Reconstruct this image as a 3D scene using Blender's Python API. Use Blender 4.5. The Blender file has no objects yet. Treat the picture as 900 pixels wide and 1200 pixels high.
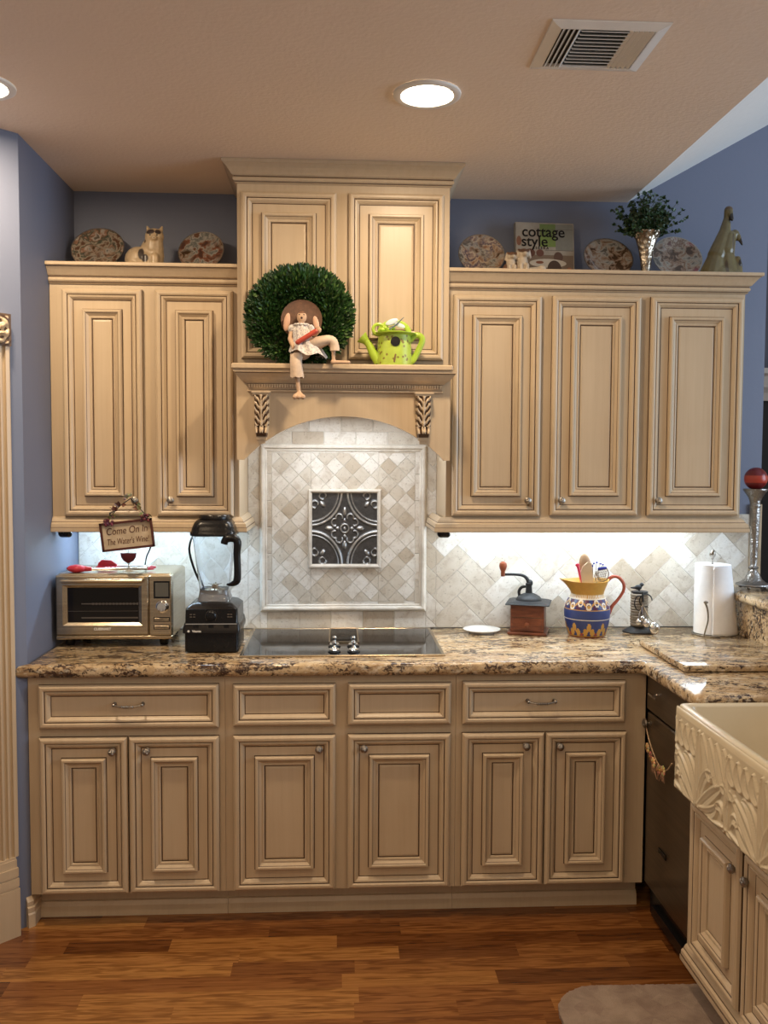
import bpy, math, random
from mathutils import Vector, Matrix, noise
random.seed(7)
C = bpy.context.scene.collection
PI = math.pi
def R(a): return math.radians(a)

# ---------------------------------------------------------------- materials
class NT:
    def __init__(s, name):
        m = bpy.data.materials.new(name); m.use_nodes = True
        s.m = m; s.n = m.node_tree.nodes; s.l = m.node_tree.links
        s.b = s.n['Principled BSDF']
        s.tc = s.n.new('ShaderNodeTexCoord')
    def node(s, t, **kw):
        x = s.n.new(t)
        for k, v in kw.items():
            if k.startswith('i_'): x.inputs[k[2:].replace('_', ' ')].default_value = v
            else: setattr(x, k, v)
        return x
    def link(s, a, b): s.l.new(a, b)
    def map(s, scale=(1, 1, 1), rot=(0, 0, 0), src=None):
        x = s.n.new('ShaderNodeMapping'); x.inputs['Scale'].default_value = scale; x.inputs['Rotation'].default_value = rot
        s.link(src or s.tc.outputs['Object'], x.inputs['Vector']); return x.outputs[0]
    def noise(s, scale, vec=None, detail=4, rough=.55, dist=0):
        x = s.n.new('ShaderNodeTexNoise'); x.inputs['Scale'].default_value = scale
        x.inputs['Detail'].default_value = detail; x.inputs['Roughness'].default_value = rough; x.inputs['Distortion'].default_value = dist
        s.link(vec or s.tc.outputs['Object'], x.inputs['Vector']); return x.outputs[0]
    def ramp(s, fac, stops, interp='LINEAR'):
        x = s.n.new('ShaderNodeValToRGB'); x.color_ramp.interpolation = interp
        e = x.color_ramp.elements
        while len(e) > 1: e.remove(e[-1])
        e[0].position = stops[0][0]; e[0].color = c4(stops[0][1])
        for p, c in stops[1:]:
            q = e.new(p); q.color = c4(c)
        s.link(fac, x.inputs[0]); return x.outputs[0]
    def mix(s, fac, a, b, mode='MIX'):
        x = s.n.new('ShaderNodeMix'); x.data_type = 'RGBA'; x.blend_type = mode
        for i, v in ((0, fac), (6, a), (7, b)):
            if hasattr(v, 'is_linked') or hasattr(v, 'links'): s.link(v, x.inputs[i])
            elif i == 0: x.inputs[0].default_value = v
            else: x.inputs[i].default_value = c4(v)
        return x.outputs[2]
    def bump(s, h, strength=.2, dist=.002):
        x = s.n.new('ShaderNodeBump'); x.inputs['Strength'].default_value = strength; x.inputs['Distance'].default_value = dist
        s.link(h, x.inputs['Height']); s.link(x.outputs[0], s.b.inputs['Normal'])
    def set(s, color=None, rough=None, metal=None, **kw):
        if color is not None:
            if hasattr(color, 'links'): s.link(color, s.b.inputs['Base Color'])
            else: s.b.inputs['Base Color'].default_value = c4(color)
        if rough is not None:
            if hasattr(rough, 'links'): s.link(rough, s.b.inputs['Roughness'])
            else: s.b.inputs['Roughness'].default_value = rough
        if metal is not None: s.b.inputs['Metallic'].default_value = metal
        for k, v in kw.items(): s.b.inputs[k.replace('_', ' ')].default_value = v
        return s.m
def c4(c): return (c[0], c[1], c[2], 1) if len(c) == 3 else c
def sr(r, g, b):
    f = lambda u: (u/255/12.92 if u/255 <= .04045 else ((u/255+.055)/1.055)**2.4)
    return (f(r), f(g), f(b))
def plain(name, col, rough=.5, metal=0, var=.12, scale=20, bump=0, **kw):
    t = NT(name); n = t.noise(scale)
    d = tuple(x*(1-var) for x in col); b = tuple(min(1, x*(1+var*.6)) for x in col)
    c = t.ramp(n, [(.3, d), (.7, b)])
    if bump: t.bump(t.noise(scale*6), bump)
    return t.set(c, rough, metal, **kw)
def attr_mat(name, rough=.35, metal=0, bump=0, var=.1, scale=60):
    t = NT(name); a = t.node('ShaderNodeAttribute', attribute_name='Col')
    n = t.noise(scale); v = t.ramp(n, [(.3, (1-var,)*3), (.7, (1, 1, 1))])
    c = t.mix(1.0, a.outputs['Color'], v, 'MULTIPLY')
    if bump: t.bump(n, bump)
    return t.set(c, rough, metal)

M = {}
def cream(name, base, dark, light):
    t = NT(name)
    n1 = t.noise(1, t.map((55, 55, 2.2)), 5, .65)
    n2 = t.noise(3.5, None, 3)
    c = t.ramp(n1, [(.28, dark), (.47, base), (.75, light)])
    c = t.mix(.35, c, t.ramp(n2, [(.3, dark), (.7, light)]))
    t.bump(n1, .12, .001)
    return t.set(c, .36, 0)
M['cream'] = cream('cream_glazed_paint', (.54, .42, .28), (.49, .37, .24), (.58, .46, .315))
M['glaze'] = plain('brown_glaze', (.085, .045, .022), .5)
M['pewter'] = plain('pewter', (.34, .31, .27), .32, .95, .3, 150, .2)
M['steel'] = None
t = NT('brushed_steel'); n = t.noise(1, t.map((3, 3, 220)), 3)
M['steel'] = t.set(t.ramp(n, [(.3, (.42, .34, .235)), (.7, (.56, .47, .34))]), .25, 1)
M['chrome'] = plain('chrome', (.75, .74, .72), .12, 1, .05)
M['black'] = plain('black_plastic', (.008, .008, .009), .24, 0, Specular_IOR_Level=.3)
M['blackgloss'] = plain('black_glass', (.012, .011, .011), .06, 0)
M['iron'] = plain('black_iron', (.03, .032, .035), .5, .4, .2, 60, .3)
M['white'] = plain('white_enamel', (.78, .77, .74), .35, 0, .04)
M['porcelain'] = plain('white_porcelain', (.82, .82, .80), .12, 0, .03)
M['sink'] = plain('cream_fireclay', (.62, .53, .37), .18, 0, .05, 8)
M['paper'] = plain('paper_towel', (.86, .86, .87), .9, 0, .03, 60, .35)
M['col'] = attr_mat('painted_surface')
M['colrough'] = attr_mat('matte_painted_surface', .75, 0, .2)
M['leaf'] = attr_mat('leaf_green', .38, 0, 0, .2, 90)
M['redsil'] = plain('red_silicone', (.50, .02, .04), .4, 0)
M['wood'] = None
t = NT('dark_red_wood'); n = t.noise(1, t.map((6, 60, 90)), 4)
M['wood'] = t.set(t.ramp(n, [(.3, (.10, .028, .014)), (.7, (.24, .075, .035))]), .3)
t = NT('pale_wood'); n = t.noise(1, t.map((60, 60, 8)), 3)
M['palewood'] = t.set(t.ramp(n, [(.3, (.42, .27, .14)), (.7, (.62, .44, .27))]), .55)
# walls
t = NT('blue_wall_paint'); n = t.noise(60, None, 3); c = t.ramp(t.noise(1.2), [(.3, (.148, .172, .248)), (.7, (.160, .184, .262))])
t.bump(n, .12, .003); M['blue'] = t.set(c, .55)
t = NT('orange_peel_ceiling'); n = t.noise(75, None, 4, .5)
t.bump(t.ramp(n, [(.42, (0, 0, 0)), (.62, (1, 1, 1))]), .13, .003)
M['ceil'] = t.set(t.ramp(t.noise(2), [(.3, (.78, .65, .53)), (.7, (.82, .685, .56))]), .7)
M['vault'] = plain('white_ceiling_paint', (.74, .74, .72), .7, 0, .03, 40, .1)
# floor
t = NT('oak_strip_floor'); a = t.node('ShaderNodeAttribute', attribute_name='Col')
sep = t.node('ShaderNodeSeparateColor'); t.link(a.outputs['Color'], sep.inputs[0])
comb = t.node('ShaderNodeCombineXYZ'); mu = t.node('ShaderNodeMath', operation='MULTIPLY'); mu.inputs[1].default_value = 37
t.link(sep.outputs[1], mu.inputs[0]); t.link(mu.outputs[0], comb.inputs[2]); 
ad = t.node('ShaderNodeVectorMath', operation='ADD'); t.link(t.tc.outputs['Object'], ad.inputs[0]); t.link(comb.outputs[0], ad.inputs[1])
g1 = t.noise(1, t.map((2.2, 38, 1), src=ad.outputs[0]), 5, .6, 1.6)
g2 = t.noise(1, t.map((9, 260, 1), src=ad.outputs[0]), 3)
wv = t.node('ShaderNodeTexWave', wave_type='RINGS', bands_direction='Y'); wv.inputs['Scale'].default_value = 14; wv.inputs['Distortion'].default_value = 7; wv.inputs['Detail'].default_value = 2; wv.inputs['Detail Scale'].default_value = 1.2
t.link(t.map((.35, 3.2, 1), src=ad.outputs[0]), wv.inputs['Vector'])
tone = t.ramp(sep.outputs[0], [(0, (.14, .050, .014)), (.5, (.26, .102, .028)), (1, (.42, .20, .055))])
gr = t.ramp(g1, [(.32, (.45, .36, .28)), (.46, (.9, .88, .85)), (.52, (1.05, 1.05, 1.05)), (.60, (.72, .65, .58)), (.75, (1.0, 1.0, 1.0))])
c = t.mix(.8, tone, gr, 'MULTIPLY')
c = t.mix(.75, c, t.ramp(wv.outputs[0], [(0, (.50, .40, .32)), (.4, (1, 1, 1))]), 'MULTIPLY')
c = t.mix(.4, c, t.ramp(g2, [(.35, (.5, .42, .36)), (.55, (1, 1, 1))]), 'MULTIPLY')
t.bump(g2, .05, .001); M['floor'] = t.set(c, .26)
# granite
t = NT('golden_granite')
a1 = t.noise(1, t.map((5, 11, 11)), 7, .65, 1.2)
base = t.ramp(a1, [(.28, (.20, .12, .06)), (.40, (.40, .27, .145)), (.52, (.57, .42, .24)), (.66, (.68, .55, .37)), (.8, (.58, .52, .41))])
sp = t.noise(1, t.map((55, 75, 75)), 4, .7, .8)
cl = t.noise(1, t.map((7, 16, 16)), 4, .6, 1)
mm = t.node('ShaderNodeMath', operation='MULTIPLY'); t.link(sp, mm.inputs[0]); t.link(cl, mm.inputs[1])
dk = t.ramp(mm.outputs[0], [(.245, (0, 0, 0)), (.30, (1, 1, 1))])
c = t.mix(dk, base, (.055, .032, .022))
lt = t.ramp(t.noise(1, t.map((30, 60, 60)), 3, .6), [(.55, (0, 0, 0)), (.68, (.7, .7, .7))])
c = t.mix(lt, c, (.72, .64, .50))
rs = t.ramp(t.noise(1, t.map((38, 60, 60)), 4, .7, 1), [(.53, (0, 0, 0)), (.66, (.8, .8, .8))])
c = t.mix(rs, c, (.20, .115, .06))
M['granite'] = t.set(c, .15)
M['granite'].node_tree.nodes['Principled BSDF'].inputs['IOR'].default_value = 1.55
# travertine
t = NT('tumbled_travertine'); a = t.node('ShaderNodeAttribute', attribute_name='Col')
n1 = t.noise(22, None, 6, .65, .6); n2 = t.noise(130, None, 3)
c = t.mix(.75, a.outputs['Color'], t.ramp(n1, [(.28, (.60, .52, .44)), (.5, (.93, .91, .88)), (.7, (1, 1, 1))]), 'MULTIPLY')
pit = t.ramp(n2, [(.27, (0, 0, 0)), (.36, (1, 1, 1))])
c = t.mix(.5, c, t.ramp(n2, [(.30, (.35, .30, .26)), (.40, (1, 1, 1))]), 'MULTIPLY')
t.bump(pit, .5, .002); M['trav'] = t.set(c, .38)
M['grout'] = plain('pale_grout', (.62, .59, .53), .8)
t = NT('travertine_trim'); n1 = t.noise(14, t.map((1, 1, 1)), 5, .6)
M['travtrim'] = t.set(t.ramp(n1, [(.3, (.56, .50, .42)), (.6, (.76, .72, .65))]), .3)

# ---------------------------------------------------------------- mesh builder
class MB:
    def __init__(s, T=None): s.v = []; s.f = []; s.m = []; s.c = []; s.T = T or Matrix.Identity(4)
    def add(s, vs, fs, mat=0, col=None):
        o = len(s.v); s.v += [s.T @ Vector(p) for p in vs]
        for i, f in enumerate(fs):
            s.f.append([o+k for k in f]); s.m.append(mat if isinstance(mat, int) else mat[i])
            s.c.append(col if (col is None or not isinstance(col, list)) else col[i])
    def box(s, x0, x1, y0, y1, z0, z1, mat=0, col=None):
        v = [(x, y, z) for z in (z0, z1) for y in (y0, y1) for x in (x0, x1)]
        s.add(v, [(0, 2, 3, 1), (4, 5, 7, 6), (0, 1, 5, 4), (1, 3, 7, 5), (3, 2, 6, 7), (2, 0, 4, 6)], mat, col)
    def cbox(s, x0, x1, y0, y1, z0, z1, b=.003, mat=0, col=None):    # chamfered box
        pts = []
        for z, i in ((z0, b), (z0+b, 0), (z1-b, 0), (z1, b)):
            pts.append([(x0+i, y0+i+b*(i == 0)*0, z), (x1-i, y0+i, z), (x1-i, y1-i, z), (x0+i, y1-i, z)])
        # round the vertical corners as well
        rings = []
        for z, i in ((z0, b), (z0+b, 0), (z1-b, 0), (z1, b)):
            c = b
            rings.append([(x0+i+c, y0+i, z), (x1-i-c, y0+i, z), (x1-i, y0+i+c, z), (x1-i, y1-i-c, z), (x1-i-c, y1-i, z), (x0+i+c, y1-i, z), (x0+i, y1-i-c, z), (x0+i, y0+i+c, z)])
        s.rings(rings, True, True, mat, col)
    def rings(s, rs, cap0=True, cap1=True, mat=0, col=None, closed=True):
        n = len(rs[0]); vs = [p for r in rs for p in r]; fs = []
        for j in range(len(rs)-1):
            for i in range(n if closed else n-1):
                k = (i+1) % n
                fs.append((j*n+i, j*n+k, (j+1)*n+k, (j+1)*n+i))
        if cap0: fs.append(tuple(range(n))[::-1])
        if cap1: fs.append(tuple((len(rs)-1)*n+i for i in range(n)))
        s.add(vs, fs, mat, col)
    def lathe(s, prof, c=(0, 0, 0), n=24, mat=0, colf=None, caps=True, sx=1, sy=1):
        rs = [[(c[0]+sx*r*math.cos(2*PI*i/n), c[1]+sy*r*math.sin(2*PI*i/n), c[2]+z) for i in range(n)] for r, z in prof]
        col = None
        if colf:
            col = [colf((i+.5)/n*2*PI, (prof[j][1]+prof[j+1][1])/2, (prof[j][0]+prof[j+1][0])/2) for j in range(len(prof)-1) for i in range(n)]
            col += [col[0]]*(1 if caps else 0) + [col[-1]]*(1 if caps else 0)
        s.rings(rs, caps, caps, mat, col)
    def tube(s, pts, rad, n=8, mat=0, col=None, caps=True, flat=1.0, fdir=None, sub=4):
        pts = [Vector(p) for p in pts]; m = len(pts)
        if not isinstance(rad, (list, tuple)): rad = [rad]*m
        if 3 <= m <= 12 and sub > 1:      # round the path through its points
            P2, R2 = [], []
            for i in range(m-1):
                a, b, c, d = pts[max(i-1, 0)], pts[i], pts[i+1], pts[min(i+2, m-1)]
                for k in range(sub):
                    t = k/sub; P2.append(.5*((2*b)+(c-a)*t+(2*a-5*b+4*c-d)*t*t+(3*b-a-3*c+d)*t**3)); R2.append(rad[i]*(1-t)+rad[i+1]*t)
            pts, rad = P2+[pts[-1]], R2+[rad[-1]]; m = len(pts)
        tg = [(pts[min(i+1, m-1)]-pts[max(i-1, 0)]).normalized() for i in range(m)]
        u = Vector(fdir) if fdir else (Vector((0, 0, 1)) if abs(tg[0].z) < .9 else Vector((1, 0, 0)))
        rs = []
        for i in range(m):
            u = (u - tg[i]*u.dot(tg[i])).normalized(); w = tg[i].cross(u)
            rs.append([tuple(pts[i] + u*(rad[i]*flat*math.cos(2*PI*k/n)) + w*(rad[i]*math.sin(2*PI*k/n))) for k in range(n)])
        s.rings(rs, caps, caps, mat, col)
    def capsule(s, p0, p1, r0, r1, n=14, mat=0, col=None):
        p0 = Vector(p0); p1 = Vector(p1); d = (p1-p0).normalized(); pts = []; rr = []
        for k in range(5): a = PI/2*(1-k/5); pts.append(p0-d*r0*math.sin(a)); rr.append(max(r0*math.cos(a), r0*.02))
        pts.append(p0); rr.append(r0); pts.append(p1); rr.append(r1)
        for k in range(1, 6): a = PI/2*k/5; pts.append(p1+d*r1*math.sin(a)); rr.append(max(r1*math.cos(a), r1*.02))
        s.tube(pts, rr, n, mat, col, sub=1)
    def ell(s, c, r, n=16, mat=0, col=None, rot=None):
        if not isinstance(r, (tuple, list)): r = (r, r, r)
        q = (rot or Matrix.Identity(3)); c = Vector(c); h = n//2; rs = []
        for j in range(h+1):
            a = -PI/2+PI*j/h; ca = max(math.cos(a), .02)
            rs.append([tuple(c + q @ Vector((r[0]*ca*math.cos(2*PI*i/n), r[1]*ca*math.sin(2*PI*i/n), r[2]*math.sin(a)))) for i in range(n)])
        s.rings(rs, True, True, mat, col)
    def prism(s, poly, h0, h1, axis='Z', mat=0, col=None):
        def P(a, b, h): return {'Z': (a, b, h), 'Y': (a, h, b), 'X': (h, a, b)}[axis]
        n = len(poly); vs = [P(a, b, h0) for a, b in poly]+[P(a, b, h1) for a, b in poly]
        fs = [tuple(range(n))[::-1], tuple(range(n, 2*n))]+[(i, (i+1) % n, n+(i+1) % n, n+i) for i in range(n)]
        s.add(vs, fs, mat, col)
    def sweep(s, path, prof, mat=0):
        # mitred moulding: path in XY, prof [(outward, z, matindex)], outward = right of travel
        P = [Vector(p) for p in path]; n = len(P); off = []
        for i in range(n):
            d0 = (P[i]-P[i-1]).normalized() if i else None; d1 = (P[i+1]-P[i]).normalized() if i < n-1 else None
            n0 = Vector((d0.y, -d0.x)) if d0 else None; n1 = Vector((d1.y, -d1.x)) if d1 else None
            if n0 is None: off.append(n1)
            elif n1 is None: off.append(n0)
            else:
                b = (n0+n1); off.append(b/(1+n0.dot(n1)))
        m = len(prof); vs = []; fs = []; ms = []
        for i in range(n):
            for pr in prof: q = P[i]+off[i]*pr[0]; vs.append((q.x, q.y, pr[1]))
        for i in range(n-1):
            for j in range(m-1):
                fs.append((i*m+j, (i+1)*m+j, (i+1)*m+j+1, i*m+j+1)); ms.append(prof[j][2] if len(prof[j]) > 2 else mat)
            fs.append((i*m+m-1, (i+1)*m+m-1, (i+1)*m, i*m)); ms.append(mat)
        fs.append(tuple(range(m))[::-1]); ms.append(mat); fs.append(tuple((n-1)*m+j for j in range(m))); ms.append(mat)
        s.add(vs, fs, ms)
    def panel(s, u0, u1, v0, v1, prof):
        # nested rectangular mouldings in local (u, v, w)
        rs = [[(u0+i, v0+i, w), (u1-i, v0+i, w), (u1-i, v1-i, w), (u0+i, v1-i, w)] for i, w, *_ in prof]
        vs = [p for r in rs for p in r]; fs = []; ms = []
        for j in range(len(rs)-1):
            for i in range(4):
                k = (i+1) % 4; fs.append((j*4+i, j*4+k, (j+1)*4+k, (j+1)*4+i)); ms.append(prof[j][2] if len(prof[j]) > 2 else 0)
        L = (len(rs)-1)*4; fs.append((L, L+1, L+2, L+3)); ms.append(0); fs.append((3, 2, 1, 0)); ms.append(0)
        s.add(vs, fs, ms)
    def grid(s, nu, nv, fn, mat=0, colf=None, both=False):
        vs = [fn(i/nu, j/nv) for j in range(nv+1) for i in range(nu+1)]; fs = []; cs = []
        for j in range(nv):
            for i in range(nu):
                a = j*(nu+1)+i; fs.append((a, a+1, a+nu+2, a+nu+1))
                if colf: cs.append(colf((i+.5)/nu, (j+.5)/nv))
        s.add(vs, fs, mat, cs if colf else None)
    def build(s, name, mats, parent=None, smooth=False, remesh=None, angle=38):
        if not isinstance(mats, (list, tuple)): mats = [mats]
        off = Vector((0, 0, 0)); p = parent
        while p is not None: off += p.location; p = p.parent
        me = bpy.data.meshes.new(name)
        me.from_pydata([tuple(v-off) for v in s.v], [], s.f)
        for m in mats: me.materials.append(M[m] if isinstance(m, str) else m)
        me.polygons.foreach_set('material_index', s.m)
        if any(c is not None for c in s.c):
            at = me.color_attributes.new('Col', 'FLOAT_COLOR', 'CORNER'); i = 0; data = []
            for f, c in zip(s.f, s.c):
                c = c or (.5, .5, .5)
                data += [c[0], c[1], c[2], 1]*len(f)
            at.data.foreach_set('color', data)
        o = bpy.data.objects.new(name, me); C.objects.link(o)
        if remesh:
            r = o.modifiers.new('r', 'REMESH'); r.mode = 'VOXEL'; r.voxel_size = remesh
            q = o.modifiers.new('s', 'SMOOTH'); q.factor = .6; q.iterations = 6
            bake(o); smooth = True; me = o.data
        me.update()
        if smooth:
            me.shade_smooth()
            if not remesh: me.set_sharp_from_angle(angle=R(angle))
        if parent: o.parent = parent
        return o
def bake(o):
    dg = bpy.context.evaluated_depsgraph_get(); dg.update()
    me = bpy.data.meshes.new_from_object(o.evaluated_get(dg)); me.name = o.name
    o.modifiers.clear(); o.data = me
def tag(o, label=None, cat=None, group=None, kind=None):
    if label: o['label'] = label
    if cat: o['category'] = cat
    if group: o['group'] = group
    if kind: o['kind'] = kind
    return o
def thing(name, label, cat, loc=(0, 0, 0), group=None):
    o = bpy.data.objects.new(name, None); o.empty_display_size = .05; C.objects.link(o); o.location = loc
    return tag(o, label, cat, group)
def struct(o): o['kind'] = 'structure'; return o
def text(name, body, size, T, mat, parent, ext=.0004, shear=0, bold=0, sx=1, spacing=1):
    cu = bpy.data.curves.new(name, 'FONT'); cu.body = body; cu.size = size; cu.extrude = ext; cu.shear = shear; cu.offset = bold
    cu.align_x = 'CENTER'; cu.align_y = 'CENTER'; cu.space_line = .85; cu.space_character = spacing
    o = bpy.data.objects.new(name, cu); C.objects.link(o)
    dg = bpy.context.evaluated_depsgraph_get(); dg.update()
    me = bpy.data.meshes.new_from_object(o.evaluated_get(dg)); bpy.data.objects.remove(o)
    off = Vector((0, 0, 0)); p = parent
    while p is not None: off += p.location; p = p.parent
    me.transform(Matrix.Translation(-off) @ T @ Matrix.Diagonal((sx, 1, 1, 1))); me.materials.clear(); me.materials.append(M[mat] if isinstance(mat, str) else mat)
    o = bpy.data.objects.new(name, me); C.objects.link(o); o.parent = parent
    return o
def frontT(x, y, z, tilt=0):    # local (u, v, w) -> world X, Z, -Y
    return Matrix.Translation((x, y, z)) @ Matrix(((1, 0, 0, 0), (0, 0, -1, 0), (0, 1, 0, 0), (0, 0, 0, 1))) @ Matrix.Rotation(tilt, 4, 'Z')
FR = frontT(0, 0, 0)

# ================================================================= SETTING
def planks():
    mb = MB(); y = -4.6; r = random.Random(3); W = .076
    while y < 4.2:
        x = -3.2 - r.random()*.8
        while x < 6:
            L = r.uniform(.28, .95)
            col = (r.random(), r.random(), r.random())
            mb.add([(x, y, 0), (x+L, y, 0), (x+L, y+W, 0), (x, y+W, 0)], [(0, 1, 2, 3)], 0, col); x += L
        y += W
    return mb
fl = planks(); fl.box(-4, 7.2, -4.6, 4.2, -.08, -.002, 0, (.5, .5, .5)); struct(fl.build('floor', 'floor'))
mb = MB(); mb.box(-3.2, 1.2, -4.6, .75, 2.69, 2.80); struct(mb.build('ceiling', 'ceil'))
mb = MB(); mb.prism([(1.2, 2.69), (5.0, 4.82), (5.0, 4.95), (1.2, 2.82)], -4.6, 4.2, 'Y'); struct(mb.build('ceiling_vault', 'vault'))
mb = MB(); mb.prism([(-1.2, 0), (1.80, 0), (1.80, 3.06), (1.2, 2.72), (-1.2, 2.69)], .63, .75, 'Y'); struct(mb.build('wall_back', 'blue'))
mb = MB(); mb.prism([(-1.056, .63), (-1.2, .63), (-1.2, .07), (-1.056, 0)], 0, 2.69); struct(mb.build('wall_left', 'blue'))
mb = MB(); mb.prism([(-1.056, 0), (-1.2, .07), (-2.35, -1.08), (-2.256, -1.2)], 0, 2.69); struct(mb.build('wall_corner', 'blue'))
mb = MB(); mb.box(1.2, 6, 4.0, 4.12, 0, 5.2); struct(mb.build('wall_far', 'blue'))
# angled-wall frame: t along the wall, o outward, z up
dd = Vector((-1, -1, 0)).normalized(); nn = Vector((1, -1, 0)).normalized()
TA = Matrix.Translation((-1.056, 0, 0)) @ Matrix(((dd.x, nn.x, 0, 0), (dd.y, nn.y, 0, 0), (0, 0, 1, 0), (0, 0, 0, 1)))
# fluted door casing on the angled wall
mb = MB(TA)
w0, w1 = .050, .184; pts = [(w0, 0), (w0, .020), (w0+.004, .024)]
x = w0+.016
for k in range(5):
    pts += [(x, .024), (x+.002, .017), (x+.007, .0145), (x+.012, .017), (x+.014, .024)]; x += .0195
pts += [(w1-.004, .024), (w1, .020), (w1, 0)]
mb.prism(pts, .27, 1.985)
c0 = mb.build('casing_shaft', 'cream')
root = thing('door_casing', 'fluted cream pilaster casing with carved rosette at the far left edge', 'door casing', (-1.15, -.09, 0))
C.objects.unlink(c0); bpy.data.objects.remove(c0)
mb.build('shaft', 'cream', root)
mb = MB(TA)
for z0, z1, o in ((0, .165, .040), (.165, .172, .034), (.172, .20, .038), (.20, .206, .031), (.206, .235, .036), (.235, .262, .030), (.262, .27, .027)):
    i = .040-o; mb.box(.057+i*.5, .192-i*.5, 0, o, z0, z1)
mb.build('plinth', 'cream', root)
def rosette(u, v):
    a = math.atan2(v-.5, u-.5); r = math.hypot(u-.5, v-.5)*2
    h = .006*(1+math.cos(a*8+r*5))*max(0, 1-abs(r-.55)*1.8)+.010*max(0, 1-(r/.28)**2)+.004*(1+math.cos(r*22))*.5
    e = min(u, 1-u, v, 1-v); return h*min(1, e*10)+.003
mb = MB(TA); mb.box(.048, .188, 0, .026, 1.985, 2.090)
mb.grid(60, 60, lambda u, v: (.048+u*.140, .026+rosette(u, v), 1.985+v*.105), 0)
mb.m = [0]*6+[1 if rosette((i % 60+.5)/60, (i//60+.5)/60) < .0055 else 0 for i in range(3600)]
mb.build('rosette', ['cream', 'glaze'], root, True)
mb = MB(); pf = [(0, 0), (.016, 0), (.016, .045), (.013, .050), (.014, .068), (.009, .072), (.010, .088), (.004, .098), (0, .104)]
mb.sweep([(-1.0685, -.0125), (-1.056, 0), (-1.056, .068)][::1], pf)
struct(mb.build('baseboard_left', 'cream'))
# pony wall behind the counter, end trim of the back wall
mb = MB(); mb.box(1.662, 1.80, -1.5, .629, 0, 1.059); struct(mb.build('wall_right', 'blue'))
mb = MB(); mb.box(1.752, 1.802, .618, .6295, 1.101, 1.44); struct(mb.build('trim_1', 'cream'))

# ================================================================= MOULDING PROFILES
OUTER = [(0, 0, 1), (0, .012), (.003, .019), (.009, .0235), (.016, .0235), (.021, .020, 1), (.0232, .0165), (.0250, .0195), (.030, .0185), (.036, .0125), (.0395, .0070, 1), (.0425, .0070)]
DOOR = OUTER+[(.0720, .0070, 1), (.0750, .0070), (.0755, .020), (.0785, .0250), (.084, .0250), (.0875, .0220, 1), (.0890, .0205), (.098, .0125), (.1005, .0120), (.1015, .0140), (.106, .0130), (.1075, .0070, 1), (.1110, .0070), (.1125, .0095), (.1180, .0105)]
DRAWER = OUTER
def knob(parent, x, y, z, d=(0, -1, 0), r=.0135, label=None):
    mb = MB(); d = Vector(d); p = Vector((x, y, z))
    q = Vector((0, 0, 1)).rotation_difference(d).to_matrix().to_4x4()
    mb.T = Matrix.Translation(p) @ q
    mb.lathe([(.009, 0), (.009, .002), (.0045, .004), (.004, .012), (r*.75, .015), (r, .020), (r*.95, .025), (r*.6, .0285), (.001, .0295)], n=18)
    for k in range(5):
        a = k/5*PI; c, s_ = math.cos(a)*r*.9, math.sin(a)*r*.9
        mb.tube([(-c, -s_, .0235), (-c*.5, -s_*.5, .0285), (0, 0, .0305), (c*.5, s_*.5, .0285), (c, s_, .0235)], .0013, 5)
    return mb.build('knob', 'pewter', parent, True)
def pull(parent, x, y, z, w=.095):
    mb = MB()
    for s_ in (-1, 1):
        mb.lathe([(.007, 0), (.007, .002), (.003, .003), (.003, .018)], n=10); 
    mb = MB()
    for s_ in (-1, 1):
        mb.tube([(x+s_*w/2, y, z), (x+s_*w/2, y-.003, z)], .007, 10)
        mb.tube([(x+s_*w/2, y, z), (x+s_*w/2, y-.022, z-.001)], .0032, 8)
        mb.ell((x+s_*w/2, y-.022, z), (.006, .005, .006), 10)
    mb.tube([(x-w/2, y-.022, z), (x-w*.25, y-.026, z-.004), (x, y-.027, z-.005), (x+w*.25, y-.026, z-.004), (x+w/2, y-.022, z)], [.003, .0036, .0045, .0036, .003], 8)
    for k in range(-3, 4): mb.ell((x+k*.006, y-.027, z-.005), (.0022, .0056, .0056), 8)
    return mb.build('handle', 'pewter', parent, True)
def door(root, x0, x1, z0, z1, y, kn=None):
    mb = MB(frontT(0, y, 0)); mb.panel(x0, x1, z0, z1, DOOR)
    d = mb.build('door', ['cream', 'glaze'], root)
    if kn: knob(d, kn[0], y-.0075, kn[1])
    return d
def drawer(root, x0, x1, z0, z1, y, kn=None):
    mb = MB(frontT(0, y, 0)); mb.panel(x0, x1, z0, z1, DRAWER)
    d = mb.build('drawer_front', ['cream', 'glaze'], root)
    if kn: pull(d, kn[0], y-.0075, kn[1])
    return d

# ================================================================= BASE CABINETS
def base_unit(label, x0, x1, doors, drawers):
    r = thing('base_cabinet', label, 'cabinet', ((x0+x1)/2, .3, 0), 'cream base cabinets along the back wall')
    mb = MB(); mb.box(x0, x1, 0, .628, .108, .871); mb.build('carcass', 'cream', r)
    mb = MB(); mb.box(x0, x1, .07, .6, 0, .108); mb.prism([(.07, 0), (.07, .052), (.062, .050), (.054, .036), (.052, 0)], x0, x1, 'X'); mb.build('toe_kick', 'cream', r)
    for d in doors: door(r, *d[:4], -.0005, d[4])
    for d in drawers: drawer(r, *d[:4], -.0005, d[4])
base_unit('glazed cream base cabinet under the toaster oven, one wide drawer over two doors', -1.0545, -.3855,
          [(-1.016, -.7175, .114, .664, (-.767, .615)), (-.713, -.405, .114, .664, (-.651, .615))], [(-1.016, -.405, .694, .846, (-.712, .778))])
base_unit('glazed cream base cabinet under the cooktop, two handleless drawer fronts over two doors', -.3845, .4185,
          [(-.357, -.003, .114, .664, (-.060, .615)), (.0395, .400, .114, .664, (.096, .616))], [(-.357, -.003, .697, .844, None), (.0395, .400, .697, .844, None)])
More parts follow.
